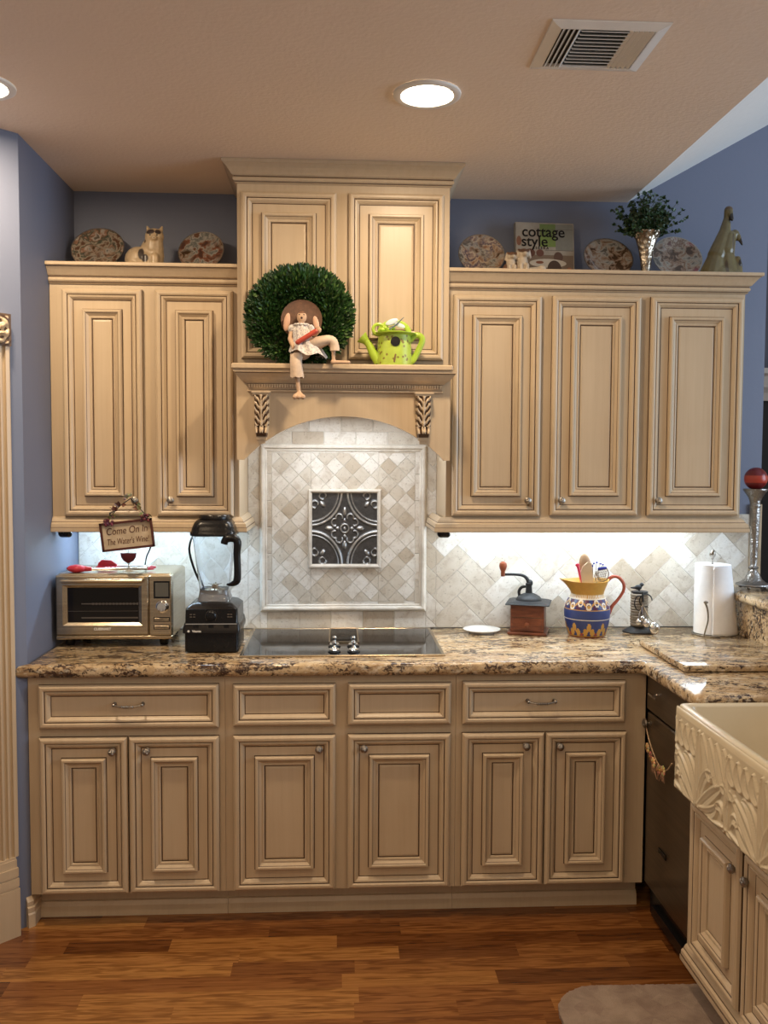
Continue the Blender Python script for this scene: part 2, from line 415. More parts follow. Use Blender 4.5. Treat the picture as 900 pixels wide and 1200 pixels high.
base_unit('glazed cream base cabinet below the patterned pitcher, narrow doors beside the dishwasher', .4195, 1.097,
          [(.440, .732, .114, .664, (.666, .617)), (.736, 1.026, .114, .664, (.786, .615))], [(.440, 1.020, .697, .847, (.718, .776))])

# ================================================================= UPPER CABINETS
BASEM = [(0, 1.347), (.028, 1.347), (.030, 1.350), (.030, 1.363, 1), (.027, 1.3645), (.027, 1.367), (.025, 1.378), (.018, 1.383, 1), (.017, 1.385), (.014, 1.392), (.008, 1.399), (.004, 1.403), (0, 1.403)]
CROWN = [(0, 2.258), (.006, 2.259), (.009, 2.262, 1), (.006, 2.2645), (.010, 2.266), (.014, 2.271), (.014, 2.277), (.011, 2.281, 1), (.011, 2.2845), (.018, 2.288), (.024, 2.296), (.032, 2.306), (.039, 2.313), (.043, 2.316, 1), (.043, 2.318), (.049, 2.3185), (.050, 2.322), (.050, 2.329), (.048, 2.331), (0, 2.331)]
def upper_unit(label, x0, x1, doors, path_b, path_c):
    r = thing('wall_cabinet', label, 'cabinet', ((x0+x1)/2, .45, 1.35), 'cream wall cabinets')
    mb = MB(); mb.box(x0, x1, .30, .6285, 1.40, 2.30); mb.build('carcass', 'cream', r)
    mb = MB(); mb.sweep(path_b, BASEM); mb.build('base_moulding', ['cream', 'glaze'], r)
    mb = MB(); mb.sweep(path_c, CROWN); mb.box(x0, x1, .30, .6285, 2.30, 2.331); mb.build('crown_moulding', ['cream', 'glaze'], r)
    for d in doors: door(r, *d[:4], .2995, d[4])
upper_unit('two-door glazed cream wall cabinet left of the range hood', -1.0545, -.3655,
           [(-1.008, -.7165, 1.405, 2.240, (-.748, 1.466)), (-.670, -.385, 1.405, 2.240, (-.617, 1.466))],
           [(-1.0545, .300), (-.3655, .300), (-.3655, .617)], [(-1.0545, .30), (-.3655, .30)])
upper_unit('three-door glazed cream wall cabinet right of the range hood', .4135, 1.557,
           [(.434, .770, 1.409, 2.238, (.723, 1.468)), (.810, 1.150, 1.411, 2.240, (.853, 1.468)), (1.187, 1.546, 1.411, 2.241, (1.228, 1.469))],
           [(.398, .617), (.398, .300), (1.557, .300), (1.557, .617)], [(.4135, .30), (1.557, .30), (1.557, .6285)])

# ================================================================= RANGE HOOD
r = thing('range_hood', 'tall cream hood cabinet with arched mantel and carved corbels over the cooktop', 'range hood', (.02, .4, 1.62))
mb = MB(); mb.box(-.363, .411, .235, .6285, 1.955, 2.66); mb.build('upper_cabinet', 'cream', r)
HC = [(0, 2.614), (.005, 2.615), (.008, 2.618, 1), (.005, 2.621), (.011, 2.623), (.014, 2.628), (.014, 2.633), (.011, 2.636, 1), (.011, 2.6395), (.018, 2.643), (.024, 2.652), (.033, 2.664), (.040, 2.671), (.044, 2.675), (.048, 2.677), (.050, 2.681), (.050, 2.689), (0, 2.689)]
mb = MB(); mb.sweep([(-.363, .6285), (-.363, .235), (.411, .235), (.411, .6285)], HC); mb.build('crown_moulding', ['cream', 'glaze'], r)
door(r, -.348, -.003, 1.985, 2.583, .2345); door(r, .040, .389, 1.985, 2.585, .2345)
# arched apron
cx, cz, rad = .028, 1.2865, .4875
a0 = math.asin((1.617-cz)/rad); arch = [(cx+rad*math.cos(a), cz+rad*math.sin(a)) for a in [a0+(PI-2*a0)*k/48 for k in range(49)]]
mb = MB()
top = 1.935; xs0, xs1 = -.357, .407
# front/back faces as strips above the arch
strip = [(xs1, 1.617)]+arch+[(xs0, 1.617)]
for k in range(len(strip)-1):
    (xa, za), (xb, zb) = strip[k], strip[k+1]
    for (y, fl_) in ((.14, 0), (.165, 1)):
        f = (0, 1, 2, 3) if fl_ else (3, 2, 1, 0)
        mb.add([(xa, y, za), (xb, y, zb), (xb, y, top), (xa, y, top)], [f])
    mb.add([(xa, .14, za), (xb, .14, zb), (xb, .165, zb), (xa, .165, za)], [(0, 1, 2, 3)])
mb.box(xs0, xs0+.018, .165, .298, 1.617, top); mb.box(xs1-.018, xs1, .165, .298, 1.617, top)
mb.box(xs0, xs1, .165, .6285, 1.80, 1.82); mb.box(xs0+.001, xs1-.001, .18, .6285, 1.82, 1.954)
mb.build('arched_apron', 'cream', r)
MP = [(0, 1.858), (.010, 1.858), (.012, 1.861), (.010, 1.866, 1), (.007, 1.868), (.008, 1.872), (.012, 1.886, 1), (.012, 1.8875), (.020, 1.893), (.031, 1.900), (.042, 1.911), (.050, 1.921, 1), (.050, 1.923), (.055, 1.925), (.056, 1.933), (0, 1.933)]
mb = MB(); mb.sweep([(-.307, .165), (-.307, .14), (.368, .14), (.368, .165)], MP); mb.build('mantel_moulding', ['cream', 'glaze'], r)
mb = MB(); mb.cbox(-.369, .409, .078, .236, 1.934, 1.954, .004); mb.build('mantel_shelf', 'cream', r)
mb = MB()
for k in range(76): mb.box(-.313+k*.00905, -.313+k*.00905+.0055, .1215, .1335, 1.8730, 1.8850)
mb.build('dentil_strip', 'cream', r)
def corbel(x0, x1):
    w = x1-x0
    def body(v):   # v from top 0 to bottom 1: outward reach
        return .034+.010*math.cos(v*PI*1.1) if v < .8 else .028+.010*math.sin((v-.8)/.2*PI)
    def hh(u, v):
        a = abs(u-.5)*2; lat = 0
        if v < .74:
            ph = v*38 + a*9-2.2*abs(v-.3)*a; lat = .0032*math.sin(ph)*min(1, a*3)*(1-.3*a) + .004*max(0, 1-a*6)+.0012*math.sin(ph*.5+a*14)
        elif v < .92:
            c = math.hypot((u-.5)*1.3, (v-.83)*2.2); lat = .008*max(0, 1-c/.25)+.0045*math.cos((a-.78)*9)*(a > .45)+.0025*math.sin(u*34)-.001
        else: lat = -.006
        taper = 1-.25*max(0, v-.7)/.3
        return body(v)+lat, taper
    zt, zb = 1.846, 1.700
    mb = MB(); nu, nv = 44, 110; fac = []
    def fn(u, v):
        h, tp = hh(u, v); return (x0+w/2+(u-.5)*w*.9*tp, .14-h*min(1, min(u, 1-u)*9+.25), zt+(zb-zt)*v)
    mb.grid(nu, nv, fn)
    mb.m = []
    for j in range(nv):
        for i in range(nu):
            u, v = (i+.5)/nu, (j+.5)/nv; h, tp = hh(u, v); mb.m.append(1 if h < body(v)-.0002 else 0)
    for j in range(nv):   # sides
        for u in (0, 1):
            p, q = fn(u, j/nv), fn(u, (j+1)/nv)
            mb.add([p, q, (q[0], .14, q[2]), (p[0], .14, p[2])], [(0, 1, 2, 3)])
    mb.box(x0, x1, .094, .14, 1.846, 1.853); mb.box(x0-.003, x1+.003, .090, .14, 1.853, 1.8585)
    mb.box(x0+w*.2, x1-w*.2, .122, .14, 1.688, 1.700); mb.box(x0+w*.28, x1-w*.28, .127, .14, 1.676, 1.688)
    mb.build('corbel', ['cream', 'glaze'], r, True)
corbel(-.297, -.238); corbel(.278, .340)

# ================================================================= COUNTERTOP
def slab(name_, mats, poly, z0, z1, root=None, rr=.014):
    P = [Vector(p) for p in poly]; n = len(P)
    def inset(d):
        out = []
        for i in range(n):
            a, b, c = P[i-1], P[i], P[(i+1) % n]
            d0 = (b-a).normalized(); d1 = (c-b).normalized(); n0 = Vector((-d0.y, d0.x)); n1 = Vector((-d1.y, d1.x))
            q = b+(n0+n1)*d/(1+n0.dot(n1)); out.append(q)
        return out
    mb = MB(); rs = []
    for d, z in ((rr*.8, z0), (rr*.2, z0+rr*.3), (0, z0+rr), (0, z1-rr), (rr*.3, z1-rr*.3), (rr, z1)):
        rs.append([(q.x, q.y, z) for q in inset(d)])
    mb.rings(rs); return mb.build(name_, mats, root, True, angle=50)
def arc(cx, cy, r_, a0, a1, n=6): return [(cx+r_*math.cos(R(a0+(a1-a0)*k/n)), cy+r_*math.sin(R(a0+(a1-a0)*k/n))) for k in range(n+1)]
poly = [(-1.0845, -.03), (1.055, -.03)]+arc(1.055, -.050, .020, 90, 0, 4)[1:]+[(1.078, -.46)]+arc(1.108, -.465, .030, 180, 270, 5)+[(1.661, -.495), (1.661, .6285), (-1.0545, .6285), (-1.0545, .003)]
o = slab('countertop', 'granite', poly, .872, .918)
tag(o, 'speckled golden granite countertop running the whole back wall and turning right', 'countertop')
o = slab('raised_bar_ledge', 'granite', [(1.60, -1.3), (2.05, -1.3), (2.05, .628), (1.60, .628)], 1.060, 1.100)
tag(o, 'raised granite bar ledge under the candle holder at the right edge', 'countertop')
mb = MB(); mb.box(1.632, 1.661, -1.3, .6285, .919, 1.059)
tag(mb.build('granite_riser', 'granite'), 'upright granite slab between counter and raised bar ledge', 'backsplash')
o = slab('cutting_board', 'granite', [(1.15, -.212), (1.585, -.212), (1.585, .23), (1.15, .23)], .9215, .943, None, .004)
tag(o, 'rectangular granite cutting board lying on the counter near the sink', 'cutting board')

# ================================================================= BACKSPLASH
def clip(poly, x0, x1, z0, z1):
    def cut(P, f, inter):
        out = []
        for i in range(len(P)):
            a, b = P[i-1], P[i]; fa, fb = f(a), f(b)
            if fa != fb: out.append(inter(a, b))
            if fb: out.append(b)
        return out
    for ax, v, sg in ((0, x0, 1), (0, x1, -1), (1, z0, 1), (1, z1, -1)):
        if not poly: return poly
        poly = cut(poly, lambda p: (p[ax]-v)*sg >= 0, lambda a, b: tuple(a[k]+(b[k]-a[k])*((v-a[ax])/(b[ax]-a[ax])) for k in (0, 1)))
    return poly
rt = random.Random(11)
def tile_col():
    t = rt.random(); 
    a, b, c = (.82, .80, .76), (.68, .64, .57), (.54, .47, .38)
    if t < .52: k = rt.random()*.5; return tuple(a[i]*(1-k)+b[i]*k for i in range(3))
    if t < .92: k = rt.random(); return tuple(b[i]*(1-k)+c[i]*k*.6+b[i]*k*.4 for i in range(3))
    return c
def add_tile(mb, poly, g=.0012, y=.6215, th=.0065, col=None):
    if len(poly) < 3: return
    cxm = sum(p[0] for p in poly)/len(poly); czm = sum(p[1] for p in poly)/len(poly)
    ar = abs(sum(poly[i-1][0]*poly[i][1]-poly[i][0]*poly[i-1][1] for i in range(len(poly))))/2
    if ar < 6e-5: return
    sc = 1-g*2/math.sqrt(ar); sc2 = sc-.0018/math.sqrt(ar)
    p1 = [(cxm+(p[0]-cxm)*sc, y+th, czm+(p[1]-czm)*sc) for p in poly]
    p2 = [(cxm+(p[0]-cxm)*sc, y+.0012, czm+(p[1]-czm)*sc) for p in poly]
    p3 = [(cxm+(p[0]-cxm)*sc2, y, czm+(p[1]-czm)*sc2) for p in poly]
    mb.rings([p1, p2, p3], False, True, 0, col or tile_col())
sp = thing('backsplash', 'tumbled travertine tile backsplash with framed diamond panel behind the cooktop', 'backsplash', (.3, .628, .92))
mb = MB(); mb.box(-1.0545, 1.752, .6235, .6295, .919, 1.398); mb.box(-.3654, .4134, .6235, .6295, 1.398, 1.798); mb.build('grout', 'grout', sp)
field = MB(); field2 = MB(); W = .076; c45 = math.cos(PI/4)
def rot(p, ox, oz): x, y = p; return (ox+(x-y)*c45*W, oz+(x+y)*c45*W)
for i in range(-40, 60):
    for j in range(-30, 40):
        bx_, by_ = i+2*j, i-2*j
        for rect in (((0, 0), (2, 0), (2, 1), (0, 1)), ((2, -1), (3, -1), (3, 1), (2, 1))):
            P = [rot((bx_+p[0], by_+p[1]), .02, 1.0) for p in rect]
            if min(p[0] for p in P) > 1.76 or max(p[0] for p in P) < -1.06 or min(p[1] for p in P) > 1.81 or max(p[1] for p in P) < .9: continue
            col = tile_col()
            for reg in ((-1.0545, -.3655, .919, 1.398), (-.3655, -.316, .919, 1.798), (.372, .4135, .919, 1.798), (.4135, 1.752, .919, 1.398)):
                add_tile(field if reg[0] < 0 else field2, clip(P, *reg), col=col)
field.build('herringbone_field', 'trav', sp); field2.build('herringbone_field', 'trav', sp)
for z0, z1, ph in ((1.683, 1.735, 0), (1.735, 1.80, .07), (.919, .990, .03)):
    x = -.45+ph
    rows = MB() if ph != .07 else rows
    while x < .372:
        add_tile(rows, clip([(x, z0), (x+.132, z0), (x+.132, z1), (x, z1)], -.316, .372, .9, 1.9)); x += .132
    if ph: rows.build('straight_tile_row', 'trav', sp)
dm = MB(); S = .0525; fx0, fx1, fz0, fz1 = -.268, .325, 1.030, 1.648
dgl = S*math.sqrt(2)
for i in range(-3, 12):
    for j in range(-3, 26):
        cxx = .028+(i-4)*dgl+(dgl/2 if j % 2 else 0); czz = 1.334+(j-12)*dgl/2
        P = [(cxx-dgl/2, czz), (cxx, czz-dgl/2), (cxx+dgl/2, czz), (cxx, czz+dgl/2)]
        col = tile_col()
        for reg in ((fx0, -.108, fz0, fz1), (.173, fx1, fz0, fz1), (-.108, .173, fz0, 1.182), (-.108, .173, 1.488, fz1)): add_tile(dm, clip(P, *reg), g=.0009, col=col)
# plain border strip round the diamonds
for k, (x0, x1, z0, z1) in enumerate([(-.288, fx0, 1.010, 1.665), (fx1, .344, 1.010, 1.665), (fx0, fx1, 1.010, fz0), (fx0, fx1, fz1, 1.665)]):
    if x1-x0 < z1-z0:
        z = z0
        while z < z1: add_tile(dm, [(x0, z), (x1, z), (x1, min(z+.11, z1)), (x0, min(z+.11, z1))], g=.0006); z += .11
    else:
        x = x0
        while x < x1: add_tile(dm, [(x, z0), (min(x+.11, x1), z0), (min(x+.11, x1), z1), (x, z1)], g=.0006); x += .11
dm.build('diamond_tile_panel', 'trav', sp)
FP = [(0, .002), (0, .012), (.003, .019), (.010, .023), (.016, .021), (.0205, .014, 1), (.022, .012), (.026, .013), (.030, .009), (.030, .002)]
def pframe(mb, x0, x1, z0, z1, prof, y=.6295):
    mb.T = frontT(0, y, 0)
    rs = [[(x0+i, z0+i, w), (x1-i, z0+i, w), (x1-i, z1-i, w), (x0+i, z1-i, w)] for i, w, *_ in prof]
    vs = [p for q in rs for p in q]; fs = []; ms = []
    for j in range(len(rs)-1):
        for i in range(4):
            k = (i+1) % 4; fs.append((j*4+i, j*4+k, (j+1)*4+k, (j+1)*4+i)); ms.append(prof[j][2] if len(prof[j]) > 2 else 0)
    mb.add(vs, fs, ms)
mb = MB(); pframe(mb, -.317, .373, .990, 1.684, FP); mb.build('outer_tile_frame', ['travtrim', 'grout'], sp, True)
IP = [(0, .002), (0, .018), (.003, .023), (.009, .024), (.014, .020), (.016, .012), (.016, .002)]
mb = MB(); pframe(mb, -.118, .183, 1.172, 1.498, IP); mb.build('inner_tile_frame', ['travtrim'], sp, True)
# embossed metal tile
def emb(u, v):
    x, y = (u-.5)*2, (v-.5)*2; h = 0
    def ridge(d, w, a): return a*max(0, 1-(d/w)**2)
    for sx in (-1, 1):
        for sy in (-1, 1):
            d = math.hypot(x-sx*1.02, y-sy*1.02)
            h = max(h, ridge(d-.93, .050, 1), ridge(d-.83, .030, .7))
            if d < .8:
                # leaf in each corner
                px_, py_ = (x-sx*1.02)*-sx, (y-sy*1.02)*-sy; s_ = (px_+py_)/1.4142; t_ = (px_-py_)/1.4142
                h = max(h, ridge(math.hypot((s_-.50)/1.7, t_), .085*(1.25-s_), .95))
                h = max(h, ridge(math.hypot(s_-.33, abs(t_)-.17)-.10, .035, .8) if s_ < .42 else 0)
                h = max(h, ridge(math.hypot(s_-.1, abs(t_)-.45)-.14, .035, .7))
    rr_ = math.hypot(x, y)
    h = max(h, ridge(rr_-.12, .03, .9), ridge(rr_, .06, .9))
    for k in range(4):
        a = k*PI/2; s_ = x*math.cos(a)+y*math.sin(a); t_ = -x*math.sin(a)+y*math.cos(a)
        if s_ > 0:
            h = max(h, ridge(math.hypot((s_-.47)/1.9, t_), .07, 1))
            h = max(h, ridge(math.hypot(s_-.30, abs(t_)-.17)-.10, .030, .85) if s_ > .26 else 0)
            h = max(h, ridge(math.hypot((s_-.22)/1.3, t_), .05, .7))
    e = min(u, 1-u, v, 1-v)
    return h
t = NT('antique_pewter_tile'); a = t.node('ShaderNodeAttribute', attribute_name='Col'); n = t.noise(60, None, 5, .7)
t.bump(n, .5, .002); c = t.mix(.6, a.outputs['Color'], t.ramp(n, [(.3, (.35, .35, .36)), (.65, (1, 1, 1))]), 'MULTIPLY')
M['pewtertile'] = t.set(c, .33, .85)
mb = MB(); mb.grid(150, 150, lambda u, v: (-.104+u*.273, .6225-.0075*emb(u, v), 1.187+v*.297), 0,
                   lambda u, v: (lambda h: (.15+.45*h, .155+.45*h, .165+.44*h))(min(1, emb(u, v)*1.1)))
mb.build('embossed_metal_tile', 'pewtertile', sp, True, angle=80)

# ================================================================= COOKTOP
r = thing('cooktop', 'black glass downdraft cooktop with steel rim set in the granite', 'cooktop', (.022, .34, .918))
x0, x1, y0, y1 = -.345, .389, .068, .595
mb = MB()
mb.rings([[(x0+i, y0+i, z), (x1-i, y0+i, z), (x1-i, y1-i, z), (x0+i, y1-i, z)] for i, z in ((0, .9185), (0, .9225), (.002, .925), (.011, .925), (.012, .9235))], False, False)
mb.build('steel_rim', 'steel', r)
mb = MB(); mb.box(x0+.011, x1-.011, y0+.011, y1-.011, .9188, .9238); mb.build('glass_top', 'blackgloss', r)
mb = MB()
gx0, gx1, gy0, gy1 = -.030, .086, .285, .575
mb.rings([[(gx0+i, gy0+i, z), (gx1-i, gy0+i, z), (gx1-i, gy1-i, z), (gx0+i, gy1-i, z)] for i, z in ((0, .924), (0, .9285), (.006, .930), (.008, .925))], False, False)
v_ = mb.build('vent_frame', 'steel', r)
mb = MB()
for k in range(13): mb.box(gx0+.007, gx1-.007, gy0+.012+k*.021, gy0+.022+k*.021, .9242, .9285)
mb.build('vent_grille', 'blackgloss', v_)
for x in (-.008, .062):
    for y in (.130, .225):
        mb = MB(); mb.lathe([(.023, 0), (.023, .003), (.019, .005), (.017, .006)], (x, y, .924), 20); k = mb.build('control_knob', 'black', r, True)
        mb = MB(); mb.lathe([(.017, .006), (.018, .009), (.012, .013), (.007, .017), (.005, .024), (.007, .028), (.0085, .033), (.006, .039), (.001, .041)], (x, y, .924), 18)
        mb.tube([(x-.016, y, .934), (x+.016, y, .934)], .004, 8); mb.build('knob_grip', 'chrome', k, True)

# ================================================================= SINK RUN (right)
SX = Matrix(((0, 0, -1, 0), (-1, 0, 0, 0), (0, 1, 0, 0), (0, 0, 0, 1)))  # local u -> -Y, v -> Z, w -> -X
def sideT(x): return Matrix.Translation((x, 0, 0)) @ SX
# dishwasher
r = thing('dishwasher', 'dark bronze dishwasher between the corner cabinet and the apron sink', 'dishwasher', (1.3, -.24, 0))
t = NT('dark_bronze_steel'); n = t.noise(1, t.map((3, 3, 160)), 3)
M['bronze'] = t.set(t.ramp(n, [(.3, (.11, .082, .055)), (.7, (.15, .112, .075))]), .3, .75)
mb = MB(); mb.box(1.14, 1.62, -.478, -.003, .002, .868); mb.build('tub', 'black', r)
mb = MB(); mb.cbox(1.103, 1.14, -.478, -.004, .115, .733, .004); d_ = mb.build('door_panel', 'bronze', r)
mb = MB(); mb.cbox(1.100, 1.14, -.478, -.004, .742, .866, .004); c_ = mb.build('control_panel', 'bronze', r)
mb = MB(); mb.box(1.098, 1.102, -.215, -.150, .285, .302); mb.build('vent_slot', 'black', d_)
mb = MB(); mb.tube([(1.100, -.100, .815), (1.080, -.100, .815)], .005, 10); mb.tube([(1.080, -.080, .815), (1.080, -.150, .815)], .005, 10); mb.build('handle', 'chrome', c_, True)
mb = MB(); mb.box(1.128, 1.139, -.478, -.003, .001, .112); mb.box(1.112, 1.128, -.478, -.06, .018, .055); mb.build('kick_plate', 'black', r)
k_ = knob(d_, 1.103, -.040, .700, (-1, 0, 0), .017)
# garland
r = thing('flower_garland', 'small dried flower garland hanging across the dishwasher door', 'garland', (1.09, -.15, .62))
gp = [(1.085, -.042, .690), (1.088, -.062, .655), (1.089, -.095, .625), (1.089, -.14, .600), (1.088, -.19, .592), (1.088, -.24, .602), (1.086, -.285, .640)]
mb = MB(); mb.tube(gp, .0022, 6); mb.build('string', 'palewood', r, True)
rg = random.Random(5)
for i, (px_, py_, pz_) in enumerate([(1.080, -.085, .627), (1.078, -.15, .598), (1.078, -.20, .590), (1.080, -.118, .607), (1.078, -.24, .600)]):
    mb = MB(); cc = [(.62, .42, .20), (.70, .48, .25), (.42, .20, .10), (.35, .16, .09), (.60, .38, .2)][i]
    for k in range(9):
        a = k/9*2*PI; q = Matrix.Rotation(a, 3, 'X')
        d = q @ Vector((-.3, 0, 1)); p = Vector((px_, py_, pz_))+d*.010
        mb.ell(p, (.0035, .0055, .0085), 8, 0, tuple(x*rg.uniform(.7, 1.25) for x in cc), q)
    mb.ell((px_-.006, py_, pz_), .005, 8, 0, (.3, .15, .05)); mb.build('flower', 'colrough', r, True)
mb = MB()
for k in range(14):
    i = rg.randrange(1, 6); p = Vector(gp[i])+Vector((-.004, rg.uniform(-.02, .02), 0)); 
    mb.tube([p, p+Vector((-.005, rg.uniform(-.015, .015), -.02)), p+Vector((-.004, rg.uniform(-.02, .02), -.045))], [.0015, .0025, .0008], 5, 0, (.35, .2, .12))
mb.build('raffia', 'colrough', r)
# sink base cabinet
r = thing('sink_cabinet', 'glazed cream sink base cabinet below the carved apron sink', 'cabinet', (1.35, -1.0, 0))
mb = MB(); mb.box(1.07, 1.63, -1.62, -.482, .10, .642); mb.build('carcass', 'cream', r)
mb = MB(); mb.box(1.14, 1.60, -1.60, -.50, 0, .10); mb.build('toe_kick', 'cream', r)
mb = MB(); mb.sweep([(1.07, -.482), (1.07, -1.62)], [(0, .10), (.020, .10), (.022, .105), (.022, .118, 1), (.019, .120), (.018, .131), (.012, .136, 1), (.010, .138), (.006, .146), (0, .15)]); mb.build('base_moulding', ['cream', 'glaze'], r)
for (u0, u1, ku) in ((.535, .855, .830), (.880, 1.20, .905)):
    mb = MB(sideT(1.0705)); mb.panel(u0, u1, .170, .612, DOOR); d = mb.build('door', ['cream', 'glaze'], r)
    knob(d, 1.061, -ku, .545, (-1, 0, 0))
# farmhouse sink
r = thing('apron_sink', 'cream fireclay farmhouse sink with carved leaf apron front', 'sink', (1.25, -.95, .65))
X0, X1, Y0, Y1, Z0, Z1 = 1.012, 1.58, -1.40, -.508, .645, .902
def rrect(x0, x1, y0, y1, rr, z, n=5):
    out = []
    for (cx_, cy_, a) in ((x1-rr, y0+rr, -90), (x1-rr, y1-rr, 0), (x0+rr, y1-rr, 90), (x0+rr, y0+rr, 180)):
        out += [(cx_+rr*math.cos(R(a+90*k/n)), cy_+rr*math.sin(R(a+90*k/n)), z) for k in range(n+1)]
    return out
mb = MB()
mb.rings([rrect(X0, X1, Y0, Y1, .02, Z0+.0), rrect(X0, X1, Y0, Y1, .02, Z1-.008), rrect(X0+.003, X1-.003, Y0+.003, Y1-.003, .018, Z1-.002), rrect(X0+.009, X1-.009, Y0+.009, Y1-.009, .015, Z1),
          rrect(X0+.020, X1-.020, Y0+.020, Y1-.020, .018, Z1-.001), rrect(X0+.027, X1-.027, Y0+.027, Y1-.027, .022, Z1-.008), rrect(X0+.029, X1-.029, Y0+.029, Y1-.029, .03, Z0+.06), rrect(X0+.06, X1-.06, Y0+.06, Y1-.06, .04, Z0+.028)], True, True)
mb.build('basin', 'sink', r, True, angle=60)
leaves = []
def bez(p0, p1, p2, n=12): return [tuple((1-t)**2*p0[k]+2*t*(1-t)*p1[k]+t*t*p2[k] for k in (0, 1)) for t in [i/n for i in range(n+1)]]
# scrolled acanthus strokes in (u along the apron from the corner, v height), metres
def st(p0, p1, p2, w): leaves.append((bez(p0, p1, p2), w))
def fan(q, m):      # one half spray growing from a stem at q; m = -1 towards the corner, +1 away
    F = lambda u, v: (q+m*u, v)
    if m < 0:
        for k in range(4): st(F(.030+k*.042, .160), F(.052+k*.042, .172), F(.048+k*.042, .212), .0250)
    else:
        for k in range(4): st(F(.075+k*.045, .120), F(.055+k*.045, .150), F(.022+k*.045, .220), .0215)
    st(F(.008, .03), F(.040, .135), F(.098, .132), .023)
    st(F(.018, .02), F(.095, .085), F(.150, .118), .024); st(F(.150, .118), F(.188, .128), F(.178, .085), .017)
    st(F(.020, .008), F(.100, .020), F(.126, .062), .023); st(F(.126, .062), F(.156, .078), F(.160, .040), .017)
    st(F(.080, .004), F(.130, -.002), F(.178, .022), .017)
for q in (.185, .555): fan(q, -1); fan(q, 1); st((q, .0), (q, .12), (q, .222), .021)
for q in (.37,): st((q, .03), (q, .10), (q, .215), .018)
def leafh(u, v):
    h = 0
    for pts_, w in leaves:
        if min(p[0] for p in pts_)-w > u or max(p[0] for p in pts_)+w < u: continue
        n = len(pts_)-1; best = 9; bt = 0; sg = 0
        for i in range(n):
            ax, ay = pts_[i]; bx_, by_ = pts_[i+1]; dx, dy = bx_-ax, by_-ay; L = dx*dx+dy*dy or 1e-9
            t_ = max(0, min(1, ((u-ax)*dx+(v-ay)*dy)/L)); d = math.hypot(u-ax-t_*dx, v-ay-t_*dy)
            if d < best: best = d; bt = (i+t_)/n; sg = 1 if (dx*(v-ay)-dy*(u-ax)) > 0 else -1
        ww = w*(math.sin(PI*min(1, .22+.74*bt))**.6)
        if best < ww:
            q = best/ww
            r_ = (1-((q-.62)/.38)**2) if q > .62 else .55+.45*(q/.62)**2
            if q < .09: r_ = .40
            h = max(h, (r_*(1.0 if sg > 0 else .8)))
    return h
U = .88
def apron(u, v):
    uu = u*U; vv = v*(Z1-Z0-.01)
    e = min(1, min(uu/.010, (1-v)/.07, v/.05, 1)); e = max(0, e)
    cut = 0
    x = X0-.001-.007*math.sqrt(max(0, e))-.0080*leafh(uu, vv)*min(1, e, max(0, (uu-.004)/.02))
    return (x, Y1-.004-uu, Z0+.003+vv)
mb = MB(); mb.grid(380, 110, apron); mb.build('carved_apron', 'sink', r, True, angle=80)

# ================================================================= RUG
pl = [(1.13, -1.6)]+[(1.13, -.47)]+[(.80, -.462)]+arc(.79, -.602, .14, 90, 180, 10)+[(.65, -1.6)]
mb = MB(); rg = random.Random(2)
pl2 = []
for i in range(len(pl)):
    a, b = Vector(pl[i-1]), Vector(pl[i]); n = max(1, int((b-a).length/.006))
    for k in range(n): p = a+(b-a)*(k+1)/n; pl2.append((p.x+rg.uniform(-.0025, .0025), p.y+rg.uniform(-.0025, .0025)))
mb.prism(pl2, .001, .013)
t = NT('taupe_rug'); n1 = t.noise(14, None, 5, .6, .4); n2 = t.noise(320, None, 2); vo = t.node('ShaderNodeTexVoronoi'); vo.inputs['Scale'].default_value = 17
t.link(t.tc.outputs['Object'], vo.inputs['Vector'])
c = t.mix(.35, t.ramp(n1, [(.35, (.22, .155, .115)), (.6, (.36, .27, .205))]), t.ramp(vo.outputs[1], [(0, (.20, .13, .11)), (1, (.40, .31, .24))]))
t.bump(n2, 1, .004); M['rug'] = t.set(c, .95)
tag(mb.build('rug', 'rug'), 'taupe mottled mat with rounded corner on the floor before the sink', 'rug')

# ================================================================= CEILING FIXTURES
def can_light(x, y, label):
    r = thing('recessed_light', label, 'ceiling light', (x, y, 2.69), 'recessed ceiling lights')
    mb = MB(); mb.lathe([(.100, -.0005), (.099, -.006), (.092, -.010), (.078, -.008), (.074, -.002)], (x, y, 2.69), 40, caps=False); mb.build('trim_ring', 'white', r, True)
    mb = MB(); mb.lathe([(.0745, -.001), (.060, -.008), (.03, -.012), (.001, -.013)], (x, y, 2.69), 32, caps=False)
    mb.build('lens', 'lens', r, True)
t = NT('lit_lens'); t.set((1, 1, 1), .5); t.b.inputs['Emission Color'].default_value = (1, .86, .66, 1); t.b.inputs['Emission Strength'].default_value = 30; M['lens'] = t.m
can_light(.262, -.405, 'lit recessed ceiling light in front of the hood cabinet')
can_light(-1.03, -.385, 'lit recessed ceiling light cut by the left edge above the angled wall')
r = thing('air_vent', 'white rectangular louvred air register in the ceiling', 'vent', (.67, -.73, 2.69))
vx0, vx1, vy0, vy1 = .522, .820, -.868, -.598
mb = MB(); mb.rings([[(vx0+i, vy0+i, 2.69-z), (vx1-i, vy0+i, 2.69-z), (vx1-i, vy1-i, 2.69-z), (vx0+i, vy1-i, 2.69-z)] for i, z in ((0, .0005), (.001, .004), (.026, .010), (.030, .010), (.031, .001))], False, False); mb.build('frame', 'white', r)
M['dark'] = plain('dark_duct', (.02, .02, .02), .8)
mb = MB(); mb.box(vx0+.031, vx1-.031, vy0+.031, vy1-.031, 2.6885, 2.6895); mb.build('duct_opening', 'dark', r)
